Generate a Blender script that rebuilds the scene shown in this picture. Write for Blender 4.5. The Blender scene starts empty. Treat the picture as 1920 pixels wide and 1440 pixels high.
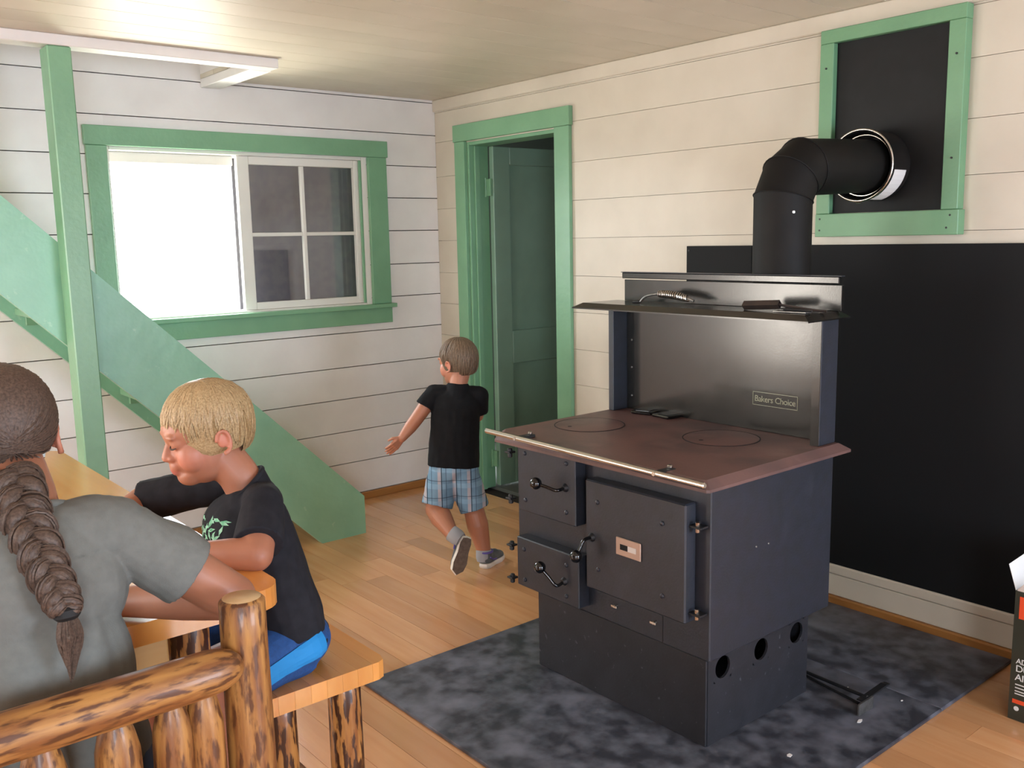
import bpy, bmesh, math, random
import numpy as np
from mathutils import Vector as V, Matrix, Quaternion, noise as mnoise
from mathutils.bvhtree import BVHTree
random.seed(7)
scene = bpy.context.scene
col = scene.collection
# ------------------------------------------------------------------ camera
CAMP = V((-3.0762, -4.3522, 1.3938))
FWD = V((0.62876, 0.76218, -0.15407)); RGT = V((0.76917, -0.63871, -0.02068)); UPV = V((0.11417, 0.10551, 0.98784))
cam_d = bpy.data.cameras.new('camera'); cam = bpy.data.objects.new('camera', cam_d); col.objects.link(cam)
cam_d.sensor_width = 36.0; cam_d.lens = 36.0 * 1747.4 / 1920.0; cam_d.clip_start = 0.05
mw = Matrix((RGT, UPV, -FWD)).transposed().to_4x4(); mw.translation = CAMP
cam.matrix_world = mw
scene.camera = cam
# ------------------------------------------------------------------ world, daylight, exposure
world = bpy.data.worlds.new('world'); scene.world = world; world.use_nodes = True
bg = world.node_tree.nodes['Background']; bg.inputs[0].default_value = (0.90, 0.96, 1.0, 1); bg.inputs[1].default_value = 20.0
vs = scene.view_settings
vs.view_transform = 'Standard'; vs.look = 'None'; vs.exposure = 0.0; vs.gamma = 1.0; vs.use_curve_mapping = False
scene.cycles.use_denoising = True
scene.cycles.max_bounces = 10; scene.cycles.diffuse_bounces = 6; scene.cycles.glossy_bounces = 4
scene.cycles.caustics_reflective = False; scene.cycles.caustics_refractive = False
scene.cycles.sample_clamp_indirect = 6.0

def area(name, loc, to, sx, sy, power, color):
    d = bpy.data.lights.new(name, 'AREA'); d.shape = 'RECTANGLE'; d.size = sx; d.size_y = sy; d.energy = power; d.color = color
    o = bpy.data.objects.new(name, d); col.objects.link(o); o.location = loc
    o.rotation_euler = (V(to) - V(loc)).to_track_quat('-Z', 'Z').to_euler()
    return o
# daylight lamps in the room's window openings, then added fill lamps
area('daylight_window_west', (-5.52, -1.55, 1.22), (0, -1.55, 0.75), 1.5, 1.2, 80, (0.97, 0.98, 1.0))
area('daylight_window_south', (-0.95, -6.32, 0.95), (-1.1, 0, 0.3), 1.2, 1.0, 105, (0.70, 0.82, 1.0))
area('daylight_window_south_left', (-4.2, -6.32, 1.2), (-2.5, 0, 0.8), 1.2, 1.2, 105, (0.80, 0.89, 1.0))
area('daylight_door_north', (-4.70, -0.03, 1.0), (-3.6, -6, 0.9), 0.80, 1.75, 75, (1.0, 0.93, 0.83))
area('daylight_window_north', (-1.46, 0.125, 1.45), (-1.46, -3, 1.45), 0.60, 0.75, 1, (1, 1, 1)).data.cycles.is_portal = True   # guides sky light through the open half of the window
area('far_room_fill', (1.6, -2.5, 1.35), (.5, 0, .9), 0.9, 0.8, 2.2, (0.95, 0.97, 1.0))  # added lamp without a window, lifts the dark door leaf
area('outside_bounce_fill', (-1.35, 0.95, 0.42), (-1.85, -1.15, 2.15), 0.8, 0.5, 60, (1.0, 0.97, 0.88))  # added lamp aimed up through the window, imitates bounce onto the ceiling

# ------------------------------------------------------------------ helpers
def lin(c):
    if isinstance(c, str):
        c = [int(c[i:i + 2], 16) / 255 for i in (1, 3, 5)]
        return tuple(x / 12.92 if x <= .04045 else ((x + .055) / 1.055) ** 2.4 for x in c) + (1,)
    return tuple(c) + ((1,) if len(c) == 3 else ())
MATS = {}
def mat(name, c1, c2=None, scale=8., stretch=(1, 1, 1), lo=.35, hi=.65, rough=.5, rough2=None, metal=0., bump=0., bscale=60., bstretch=None,
        coat=0., sss=0., rnd=0., c3=None, scale3=3., lo3=.55, hi3=.7, stretch3=(1, 1, 1), detail=5., spec=.5, emit=None, dist=0.):
    m = bpy.data.materials.new(name); m.use_nodes = True; MATS[name] = m
    nt = m.node_tree; N = nt.nodes; L = nt.links
    b = N['Principled BSDF']
    b.inputs['Roughness'].default_value = rough; b.inputs['Metallic'].default_value = metal
    b.inputs['Specular IOR Level'].default_value = spec
    b.inputs['Coat Weight'].default_value = coat; b.inputs['Coat Roughness'].default_value = .12
    if sss:
        b.inputs['Subsurface Weight'].default_value = sss; b.inputs['Subsurface Radius'].default_value = (.9, .35, .2); b.inputs['Subsurface Scale'].default_value = .012
    tc = N.new('ShaderNodeTexCoord')
    def nz(sc, st, det):
        mp = N.new('ShaderNodeMapping'); mp.inputs['Scale'].default_value = st
        L.new(tc.outputs['Object'], mp.inputs[0])
        if rnd:
            oi = N.new('ShaderNodeObjectInfo'); ad = N.new('ShaderNodeMath'); ad.operation = 'MULTIPLY'; ad.inputs[1].default_value = 37.
            L.new(oi.outputs['Random'], ad.inputs[0]); L.new(ad.outputs[0], mp.inputs['Location'])
        n = N.new('ShaderNodeTexNoise'); n.inputs['Scale'].default_value = sc; n.inputs['Detail'].default_value = det; n.inputs['Distortion'].default_value = dist
        L.new(mp.outputs[0], n.inputs[0]); return n
    def ramp(src, lo, hi):
        r = N.new('ShaderNodeMapRange'); r.inputs[1].default_value = lo; r.inputs[2].default_value = hi; L.new(src, r.inputs[0]); return r.outputs[0]
    def mix(f, a, bb):
        x = N.new('ShaderNodeMix'); x.data_type = 'RGBA'
        if isinstance(f, float): x.inputs[0].default_value = f
        else: L.new(f, x.inputs[0])
        for sock, v in ((6, a), (7, bb)):
            if hasattr(v, 'is_linked'): L.new(v, x.inputs[sock])
            else: x.inputs[sock].default_value = v
        return x.outputs[2]
    c = lin(c1)
    if c2 is not None:
        f = ramp(nz(scale, stretch, detail).outputs[0], lo, hi); c = mix(f, c, lin(c2))
        if rough2 is not None:
            r = N.new('ShaderNodeMapRange'); r.inputs[3].default_value = rough; r.inputs[4].default_value = rough2; L.new(f, r.inputs[0]); L.new(r.outputs[0], b.inputs['Roughness'])
    if c3 is not None:
        f3 = ramp(nz(scale3, stretch3, 4.).outputs[0], lo3, hi3); c = mix(f3, c, lin(c3))
    if rnd:
        oi = N.new('ShaderNodeObjectInfo'); hs = N.new('ShaderNodeHueSaturation')
        r = N.new('ShaderNodeMapRange'); r.inputs[3].default_value = 1 - rnd; r.inputs[4].default_value = 1 + rnd
        L.new(oi.outputs['Random'], r.inputs[0]); L.new(r.outputs[0], hs.inputs['Value'])
        if hasattr(c, 'is_linked'): L.new(c, hs.inputs['Color'])
        else: hs.inputs['Color'].default_value = c
        c = hs.outputs[0]
    if hasattr(c, 'is_linked'): L.new(c, b.inputs['Base Color'])
    else: b.inputs['Base Color'].default_value = c
    if bump:
        bp = N.new('ShaderNodeBump'); bp.inputs['Strength'].default_value = bump; bp.inputs['Distance'].default_value = .004
        L.new(nz(bscale, bstretch or stretch, 3.).outputs[0], bp.inputs['Height']); L.new(bp.outputs[0], b.inputs['Normal'])
    if emit:
        b.inputs['Emission Color'].default_value = lin(emit[0]); b.inputs['Emission Strength'].default_value = emit[1]
    return m
WM = {}
def place(o, m, parent=None):
    """link o with world matrix m, parented with the right inverse"""
    WM[o.name] = m.copy(); o.matrix_basis = m
    if parent is not None:
        o.parent = parent; o.matrix_parent_inverse = WM[parent.name].inverted()
    col.objects.link(o)
    return o
def tag(o, label=None, cat=None, group=None, kind=None):
    if label: o['label'] = label
    if cat: o['category'] = cat
    if group: o['group'] = group
    if kind: o['kind'] = kind
    return o
def empty(name, loc, label=None, cat=None, group=None, kind=None):
    o = bpy.data.objects.new(name, None); o.empty_display_size = .05
    place(o, Matrix.Translation(V(loc))); return tag(o, label, cat, group, kind)
def meshobj(name, verts, faces, m, parent=None, smooth=False, mtx=None):
    me = bpy.data.meshes.new(name); me.from_pydata([tuple(v) for v in verts], [], faces); me.update()
    if smooth: me.polygons.foreach_set('use_smooth', [True] * len(me.polygons))
    if m: me.materials.append(MATS[m] if isinstance(m, str) else m)
    return place(bpy.data.objects.new(name, me), mtx or Matrix.Identity(4), parent)
def bmobj(name, bm, m, parent=None, smooth=False, mtx=None):
    me = bpy.data.meshes.new(name); bm.normal_update(); bm.to_mesh(me); bm.free()
    if smooth:
        me.polygons.foreach_set('use_smooth', [True] * len(me.polygons))
    if m: me.materials.append(MATS[m] if isinstance(m, str) else m)
    return place(bpy.data.objects.new(name, me), mtx or Matrix.Identity(4), parent)
def auto_smooth(o, ang=35):
    me = o.data; me.polygons.foreach_set('use_smooth', [True] * len(me.polygons))
    bm = bmesh.new(); bm.from_mesh(me)
    for e in bm.edges:
        if len(e.link_faces) != 2 or e.calc_face_angle(0) > math.radians(ang): e.smooth = False
    bm.to_mesh(me); bm.free(); return o
def bm_box(bm, x0, x1, y0, y1, z0, z1, bev=0.):
    vs_ = [bm.verts.new((x, y, z)) for x in (x0, x1) for y in (y0, y1) for z in (z0, z1)]
    fs = [bm.faces.new([vs_[i] for i in f]) for f in ((0, 1, 3, 2), (4, 6, 7, 5), (0, 4, 5, 1), (2, 3, 7, 6), (0, 2, 6, 4), (1, 5, 7, 3))]
    if bev: bmesh.ops.bevel(bm, geom=list({e for f in fs for e in f.edges}), offset=bev, segments=1, affect='EDGES', profile=.5)
def box(name, x0, x1, y0, y1, z0, z1, m, parent=None, bev=0.):
    c = V(((x0 + x1) / 2, (y0 + y1) / 2, (z0 + z1) / 2)); bm = bmesh.new()
    bm_box(bm, x0 - c.x, x1 - c.x, y0 - c.y, y1 - c.y, z0 - c.z, z1 - c.z, bev)
    return bmobj(name, bm, m, parent, mtx=Matrix.Translation(c))
def frame_z(p0, p1):
    p0, p1 = V(p0), V(p1); q = (p1 - p0).to_track_quat('Z', 'Y').to_matrix().to_4x4(); q.translation = p0; return q
def bm_rev(bm, prof, seg=20, mtx=None, cap=True):
    """revolve [(r,z)...] about z"""
    rings = []
    for r, z in prof:
        ring = []
        for i in range(seg):
            a = 2 * math.pi * i / seg; v = V((r * math.cos(a), r * math.sin(a), z)); ring.append(bm.verts.new(mtx @ v if mtx else v))
        rings.append(ring)
    for a, b in zip(rings, rings[1:]):
        for i in range(seg): bm.faces.new((a[i], a[(i + 1) % seg], b[(i + 1) % seg], b[i]))
    if cap:
        bm.faces.new(list(reversed(rings[0]))); bm.faces.new(rings[-1])
def rev(name, p0, p1, prof, m, parent=None, seg=20, cap=True, ang=35):
    bm = bmesh.new(); bm_rev(bm, prof, seg, None, cap)
    o = bmobj(name, bm, m, parent, mtx=frame_z(p0, p1)); return auto_smooth(o, ang)
def cyl(name, p0, p1, r, m, parent=None, seg=18, r1=None, bev=.0):
    h = (V(p1) - V(p0)).length; r1 = r if r1 is None else r1
    prof = [(r, 0), (r1, h)] if not bev else [(r - bev, 0), (r, bev), (r1, h - bev), (r1 - bev, h)]
    return rev(name, p0, p1, prof, m, parent, seg)
def spline(pts, n=6):
    P = [V(p) for p in pts]; out = []
    for i in range(len(P) - 1):
        a = P[max(i - 1, 0)]; b = P[i]; c = P[i + 1]; d = P[min(i + 2, len(P) - 1)]
        for k in range(n):
            t = k / n
            out.append(.5 * ((2 * b) + (-a + c) * t + (2 * a - 5 * b + 4 * c - d) * t * t + (-a + 3 * b - 3 * c + d) * t ** 3))
    out.append(P[-1]); return out
def bm_tube(bm, pts, rad, seg=8, flat=1., closed=False):
    n = len(pts); pts = [V(p) for p in pts]; rings = []; up = None
    for i in range(n):
        t = (pts[min(i + 1, n - 1)] - pts[max(i - 1, 0)]).normalized()
        if up is None:
            up = V((0, 0, 1)) if abs(t.z) < .9 else V((1, 0, 0))
        s = t.cross(up).normalized(); up = s.cross(t).normalized()
        r = rad[i] if isinstance(rad, (list, tuple)) else rad
        rings.append([bm.verts.new(pts[i] + s * (r * math.cos(2 * math.pi * k / seg)) + up * (r * flat * math.sin(2 * math.pi * k / seg))) for k in range(seg)])
    for a, b in zip(rings, rings[1:]):
        for k in range(seg): bm.faces.new((a[k], a[(k + 1) % seg], b[(k + 1) % seg], b[k]))
    bm.faces.new(list(reversed(rings[0]))); bm.faces.new(rings[-1])
def tube(name, pts, rad, m, parent=None, seg=8, flat=1.):
    c = V(pts[0]); bm = bmesh.new(); bm_tube(bm, [V(p) - c for p in pts], rad, seg, flat)
    o = bmobj(name, bm, m, parent, mtx=Matrix.Translation(c)); return auto_smooth(o, 50)
def poly_prism(name, pts, axis, a0, a1, m, parent=None):
    """polygon in the two other axes, extruded along axis from a0 to a1"""
    def mk(p, a):
        return {'x': (a, p[0], p[1]), 'y': (p[0], a, p[1]), 'z': (p[0], p[1], a)}[axis]
    n = len(pts); vv = [mk(p, a0) for p in pts] + [mk(p, a1) for p in pts]
    fs = [tuple(range(n)), tuple(range(2 * n - 1, n - 1, -1))] + [(i, i + n, (i + 1) % n + n, (i + 1) % n) for i in range(n)]
    c = sum((V(v) for v in vv), V()) / len(vv)
    me = bpy.data.meshes.new(name); me.from_pydata([tuple(V(v) - c) for v in vv], [], fs); me.update()
    bm = bmesh.new(); bm.from_mesh(me); bmesh.ops.recalc_face_normals(bm, faces=bm.faces); bm.to_mesh(me); bm.free()
    me.materials.append(MATS[m]); return place(bpy.data.objects.new(name, me), Matrix.Translation(c), parent)
def text(name, s, size, m, origin, xdir, ydir, parent, ext=.0006, align='LEFT'):
    cu = bpy.data.curves.new(name, 'FONT'); cu.body = s; cu.size = size; cu.extrude = ext; cu.align_x = align; cu.resolution_u = 3
    cu.space_character = .93
    t = bpy.data.objects.new('tmp', cu); col.objects.link(t); me = bpy.data.meshes.new_from_object(t.evaluated_get(bpy.context.evaluated_depsgraph_get())); bpy.data.objects.remove(t)
    me.materials.clear(); me.materials.append(MATS[m]); o = bpy.data.objects.new(name, me)
    x = V(xdir).normalized(); y = V(ydir).normalized(); z = x.cross(y)
    mm = Matrix((x, y, z)).transposed().to_4x4(); mm.translation = V(origin)
    return place(o, mm, parent)

# ------------------------------------------------------------------ materials
mat('white_paint', '#e6e3e0', '#dcd8d5', 5, (1, 1, 1), .3, .75, rough=.42, bump=.15, bscale=35, rnd=.025)
mat('white_paint_warm', '#cdc4b4', '#c3baaa', 5, (1, 1, 1), .3, .75, rough=.45, bump=.15, bscale=30, rnd=.02)
mat('ceiling_paint', '#d0c6b4', '#c6bca9', 4, (1, 1, 1), .3, .75, rough=.4, rnd=.025)
mat('seam_dark', '#2a2520', rough=.9)
mat('seam_pale', '#6d655a', rough=.9)
mat('green_paint', '#7aa884', '#719e7c', 6, (1, 1, 1), .3, .7, rough=.36, bump=.25, bscale=45, rnd=.02)
mat('green_paint_worn', '#8abfa3', '#80b498', 6, (1, 1, 1), .3, .7, rough=.36, bump=.5, bscale=18, c3='#9dc7ad', scale3=22, lo3=.68, hi3=.74)
mat('frame_green', '#6d9a74', '#66916d', 6, (1, 1, 1), .3, .7, rough=.4, bump=.2, bscale=45)
mat('door_green', '#83a490', '#7b9a87', 6, (1, 1, 1), .3, .7, rough=.4)
mat('sash_white', '#dedbd4', rough=.4)
mat('far_room_shade', '#5a5e58', rough=.8)  # gloom of the unlit far room is put into this wall colour
mat('screen_dark', '#5f5c60', '#55525a', 20, (1, 1, 1), .4, .6, rough=.6)
mat('floor_plank', '#dba777', '#cf9462', 9, (3, .25, 1), .3, .7, rough=.2, rough2=.26, coat=.6, rnd=.11, c3='#bf8d62', scale3=1.1, lo3=.5, hi3=.8, bump=.06, bscale=60)
mat('floor_far', '#a86a3a', '#935425', 9, (3, .25, 1), .3, .7, rough=.35, coat=.3)
mat('wood_shoe', '#a5723c', '#8d5c2c', 20, (.2, .2, 1), .3, .7, rough=.4)
mat('stove_black', '#2b2e38', '#26292f', 30, (1, 1, 1), .3, .7, rough=.42, bump=.12, bscale=160, c3='#373a44', scale3=5, lo3=.62, hi3=.8)
mat('stove_base', '#1d1e23', '#25262c', 14, (1, 1, 1), .3, .7, rough=.5, bump=.1, bscale=150, c3='#4c4d52', scale3=60, lo3=.67, hi3=.74)
mat('stove_gloss', '#141412', '#1c1b19', 18, (1, 1, 1), .35, .65, rough=.19, rough2=.21, c3='#0c0a09', scale3=34, lo3=.66, hi3=.70, spec=.9, bump=.02, bscale=200)
mat('cooktop_rust', '#694d48', '#4c3b3a', 5, (1, 1, 1), .42, .72, rough=.5, c3='#7b5f59', scale3=7, lo3=.56, hi3=.8, bump=.12, bscale=120)
mat('groove_dark', '#120d0c', rough=.8)
mat('knob_black', '#08080a', rough=.12, spec=.7)
mat('iron_dark', '#17171a', rough=.5)
mat('chrome', '#c9c3bb', rough=.22, metal=1.)
mat('copper_face', '#b59d90', rough=.35, metal=.8)
mat('gauge_white', '#d9d2ce', rough=.5)
mat('letter_gold', '#8a8a78', rough=.4, metal=.5)
mat('pipe_black', '#0d0c0b', '#13110f', 12, (1, 1, 1), .35, .65, rough=.65, spec=.25)
mat('shield_black', '#0d0e10', rough=.7, spec=.25)
mat('panel_black', '#0d0e0f', '#131415', 15, (1, 1, 1), .4, .7, rough=.6, spec=.3)
mat('hearth_black', '#33353d', '#62656f', 15., (1, 1, 1), .40, .68, rough=.40, rough2=.55, bump=.1, bscale=90, detail=12., c3='#7b7e8a', scale3=5., lo3=.52, hi3=.80)
mat('rust_steel', '#3b302b', '#2c2623', 30, rough=.6, metal=.2)
mat('steel_bright', '#8c8b88', '#6d6c6a', 40, rough=.4, metal=.8)
mat('paper_white', '#e4e2df', rough=.6)
mat('log_pine', '#ad7c43', '#80502a', 55, (1, 1, .12), .38, .62, rough=.45, coat=.15, c3='#57331b', scale3=95, lo3=.50, hi3=.62, stretch3=(1, 1, .2), rnd=.04, bump=.25, bscale=40)
mat('log_bark', '#b27d42', '#835028', 55, (1, 1, .12), .42, .66, rough=.42, coat=.2, c3='#3d200f', scale3=75, lo3=.47, hi3=.52, stretch3=(1, 1, .18), rnd=.04, bump=.25, bscale=40)
mat('log_end', '#d3b488', '#c7a477', 30, rough=.35, coat=.3)
mat('block_top', '#d69a55', '#c98642', 7, (2.5, .18, 1), .3, .7, rough=.2, coat=.5, rnd=.12)
mat('apron_wood', '#b99158', '#a67c45', 12, (.2, 1, 2), .3, .7, rough=.4)
mat('box_green_black', '#33362c', '#2d3027', 6, rough=.45)
mat('box_orange', '#e2502a', rough=.45)
mat('box_brown', '#8a6a4c', rough=.7)
mat('print_white', '#dfe2e0', rough=.5)
mat('ground_pale', '#dcd6c4', rough=.9)
gd = mat('glass_dim', '#ffffff', rough=.04)
_n = gd.node_tree.nodes; _l = gd.node_tree.links; _t = _n.new('ShaderNodeBsdfTransparent'); _g = _n.new('ShaderNodeBsdfGlossy'); _g.inputs['Roughness'].default_value = .03; _x = _n.new('ShaderNodeMixShader'); _x.inputs[0].default_value = .07
_l.new(_t.outputs[0], _x.inputs[1]); _l.new(_g.outputs[0], _x.inputs[2]); _l.new(_x.outputs[0], _n['Material Output'].inputs[0])
mat('pipe_gloss', '#1b1a19', '#24211f', 9, (1, 1, 1), .4, .6, rough=.28, spec=.6)
# ================================================================== the setting
H = 2.153
XW, YS = -5.6, -6.4
def boards(parent, plane, rows, a0, a1, holes, m, th, gap, name='board', sign=1):
    """horizontal boards on a wall. plane: 'y' wall at y=0 (a = x) or 'x' wall at x=0 (a = y). rows: seam heights"""
    def put(p0, p1, q0, q1):
        if p1 - p0 < .004 or q1 - q0 < .004: return
        if plane == 'y': box(name, p0, p1, 0, th, q0, q1, m, parent, 0)
        else: box(name, 0, th, p0, p1, q0, q1, m, parent, 0)
    for z0, z1 in zip(rows, rows[1:]):
        z0 += gap / 2; z1 -= gap / 2
        spans = [(a0, a1)]
        hs = sorted([h for h in holes if h[2] < z1 and h[3] > z0])
        cur = a0
        for h0, h1, hz0, hz1 in hs:
            put(cur, h0, z0, z1)
            if hz0 > z0: put(h0, h1, z0, hz0)
            if hz1 < z1: put(h0, h1, hz1, z1)
            cur = h1
        put(cur, a1, z0, z1)
# ---- left wall in the picture (y = 0) with the sliding window
wl = empty('wall_left', (-2.8, 0, 0), kind='structure')
rowsL = [0, .04, .215, .388, .565, .735, .918, 1.095, 1.27, 1.45, 1.625, 1.795, 1.965, 2.138, 2.31, 2.485, 2.66, 2.835, 3.01, 3.2]
WX0, WX1, WZ0, WZ1 = -1.764, -.45, 1.058, 1.832
DX0, DX1, DZ1 = -5.13, -4.27, 1.92
boards(wl, 'y', rowsL, XW, 0, [(WX0, WX1, WZ0, WZ1), (DX0, DX1, 0, DZ1)], 'white_paint', .02, .0045)
def wall_backing(parent, segs, name='wall_core', m='seam_dark'):
    for s in segs: box(name, *s, m, parent)
T = .13
wall_backing(wl, [(XW, DX0, .0205, T, 0, 3.2), (DX1, WX0, .0205, T, 0, 3.2), (DX0, DX1, .0205, T, DZ1, 3.2), (WX0, WX1, .0205, T, 0, WZ0), (WX0, WX1, .0205, T, WZ1, 3.2), (WX1, .02, .0205, T, 0, 3.2)])
# shoe moulding and baseboard
bl = empty('baseboard_left', (-.4, -.01, 0), kind='structure')
box('shoe_moulding', DX1 + .02, -.0, -.018, -.0005, 0, .04, 'wood_shoe', bl, .003)
# ---- window
win = empty('window_1', (-1.1, 0, WZ0), kind='structure')
def yb(name, x0, x1, z0, z1, y0, y1, m, par, bev=.002): return box(name, x0, x1, y0, y1, z0, z1, m, par, bev)
yb('side_casing', -1.85, WX0, 1.062, 1.832, -.022, -.0005, 'green_paint', win); yb('side_casing', WX1, -.338, 1.062, 1.832, -.022, -.0005, 'green_paint', win)
yb('head_casing', -1.856, -.330, 1.8325, 1.916, -.026, -.0005, 'green_paint', win)
yb('sill', -1.872, -.318, 1.040, 1.0615, -.045, .0, 'green_paint', win); yb('apron', -1.85, -.335, .958, 1.0395, -.02, -.0005, 'green_paint', win)
yb('jamb', WX0, WX0 + .014, WZ0, WZ1, .0, T, 'sash_white', win); yb('jamb', WX1 - .03, WX1, WZ0, WZ1, .0, T, 'sash_white', win)
yb('track', WX0 + .015, WX1 - .031, WZ1 - .016, WZ1, .0, T, 'sash_white', win); yb('track', WX0 + .015, WX1 - .031, WZ0, WZ0 + .012, .0, T, 'sash_white', win)
yb('green_stop', WX1 - .045, WX1 - .031, WZ0 + .013, WZ1 - .017, .0, .012, 'green_paint', win)
yb('fixed_rail', WX0 + .016, -1.16, WZ1 - .062, WZ1 - .017, .06, .09, 'sash_white', win)
sx = [-1.158, -1.098, -.823, -.803, -.517, -.482]; sz = [1.071, 1.106, 1.430, 1.448, 1.776, 1.815]
sash = empty('sash', (-.82, .03, 1.07)); WM  # sash is a part of the window
sash.parent = win; sash.matrix_parent_inverse = WM[win.name].inverted()
for a, b in ((0, 1), (4, 5)): yb('stile', sx[a], sx[b], sz[0], sz[5], .018, .046, 'sash_white', sash)
for a, b in ((0, 1), (4, 5)): yb('rail', sx[1] + .0005, sx[4] - .0005, sz[a], sz[b], .019, .045, 'sash_white', sash)
yb('muntin', sx[2], sx[3], sz[1] + .0005, sz[4] - .0005, .022, .042, 'sash_white', sash)
for x0, x1 in ((sx[1], sx[2]), (sx[3], sx[4])):
    yb('muntin', x0 + .0005, x1 - .0005, sz[2], sz[3], .022, .042, 'sash_white', sash)
    for z0, z1 in ((sz[1], sz[2]), (sz[3], sz[4])): yb('pane', x0, x1, z0, z1, .030, .033, 'glass_dim', sash, 0)
yb('dark_screen', -1.15, WX1 - .032, WZ0 + .014, WZ1 - .02, .10, .108, 'screen_dark', win, 0)
# ---- right wall in the picture (x = 0) with the doorway
wr = empty('wall_right', (0, -3, 0), kind='structure')
rowsR = [0, .165, .34, .515, .69, .862, 1.04, 1.213, 1.39, 1.565, 1.74, 1.926, 2.085, H]
DY0, DY1, DZ = -1.0, -.285, 1.905
boards(wr, 'x', rowsR, YS, -.0005, [(DY0, DY1, 0, DZ)], 'white_paint_warm', .02, .0016)
for s in [(.0205, T, YS, DY0, 0, H), (.0205, T, DY1, 0, 0, H), (.0205, T, DY0, DY1, DZ, H)]: box('wall_core', *s, 'seam_pale', wr)
cr = tag(box('trim_1', -.016, -.0005, YS, -.0005, H - .062, H - .0005, 'white_paint_warm', None, .004), kind='structure')
br = empty('baseboard_right', (-.01, -3, 0), kind='structure')
box('baseboard_board', -.016, -.0005, YS, -1.11, .038, .118, 'white_paint_warm', br, .002); box('baseboard_cap', -.0195, -.0005, YS, -1.11, .1185, .158, 'white_paint_warm', br, .006)
box('shoe_moulding', -.03, -.0005, YS, -1.11, 0, .0375, 'wood_shoe', br, .004)
# ---- door casing, jamb and the open panelled door
dr = empty('door_1', (0, -.64, 0), kind='structure')
def xb(name, y0, y1, z0, z1, x0, x1, m, par, bev=.002): return box(name, x0, x1, y0, y1, z0, z1, m, par, bev)
xb('casing', DY1 - .003, -.2015, 0, 1.909, -.022, -.0005, 'green_paint', dr); xb('casing', -1.10, DY0 + .003, 0, 1.909, -.022, -.0005, 'green_paint', dr)
xb('head_casing', -1.107, -.196, 1.9095, 1.997, -.027, -.0005, 'green_paint', dr)
xb('jamb', DY1 - .018, DY1, 0, DZ, 0, T, 'green_paint', dr); xb('jamb', DY0, DY0 + .018, 0, DZ, 0, T, 'green_paint', dr); xb('head_jamb', DY0 + .0185, DY1 - .0185, DZ - .018, DZ, 0, T, 'green_paint', dr)
xb('door_stop', DY1 - .031, DY1 - .0185, 0, DZ - .0185, .03, .062, 'green_paint', dr); xb('door_stop', DY0 + .0185, DY0 + .031, 0, DZ - .0185, .03, .062, 'green_paint', dr)
leaf = empty('leaf', (.14, -.33, .015)); leaf.parent = dr; leaf.matrix_parent_inverse = WM[dr.name].inverted()
lx0, lx1, ly0, ly1 = .125, .815, -.350, -.315
for (x0, x1, z0, z1) in ((lx0, lx0 + .115, .015, 1.885), (lx1 - .115, lx1, .015, 1.885)): box('stile', x0, x1, ly0, ly1, z0, z1, 'door_green', leaf, .003)
for (z0, z1) in ((.015, .22), (.70, .885), (1.79, 1.885)): box('rail', lx0 + .1155, lx1 - .1155, ly0, ly1, z0, z1, 'door_green', leaf, .003)
for (z0, z1) in ((.2205, .6995), (.8855, 1.7895)): box('door_panel', lx0 + .1155, lx1 - .1155, ly0 + .013, ly1 - .013, z0, z1, 'door_green', leaf)
for z in (.17, 1.67):
    h = box('hinge', .108, .124, -.345, -.29, z - .045, z + .045, 'green_paint', dr, .001); cyl('hinge_pin', (.106, -.306, z - .05), (.106, -.306, z + .05), .006, 'green_paint', h, 10)
# the room beyond the door
nx = empty('wall_beyond_door', (1.5, -1, 0), kind='structure')
for s in [(2.6, 2.65, -2.6, .6, 0, H), (T, 2.6, .6, .65, 0, H), (T, 2.6, -2.65, -2.6, 0, H), (T, 2.65, -2.65, .65, H, H + .05), (T, 2.65, -2.65, .65, -.05, -.001)]: box('wall_panel', *s, 'far_room_shade', nx)
for i in range(9): box('ceiling_board', T, 2.6, -2.6 + i * .35, -2.6 + i * .35 + .34, H - .02, H - .001, 'far_room_shade', nx)
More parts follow.
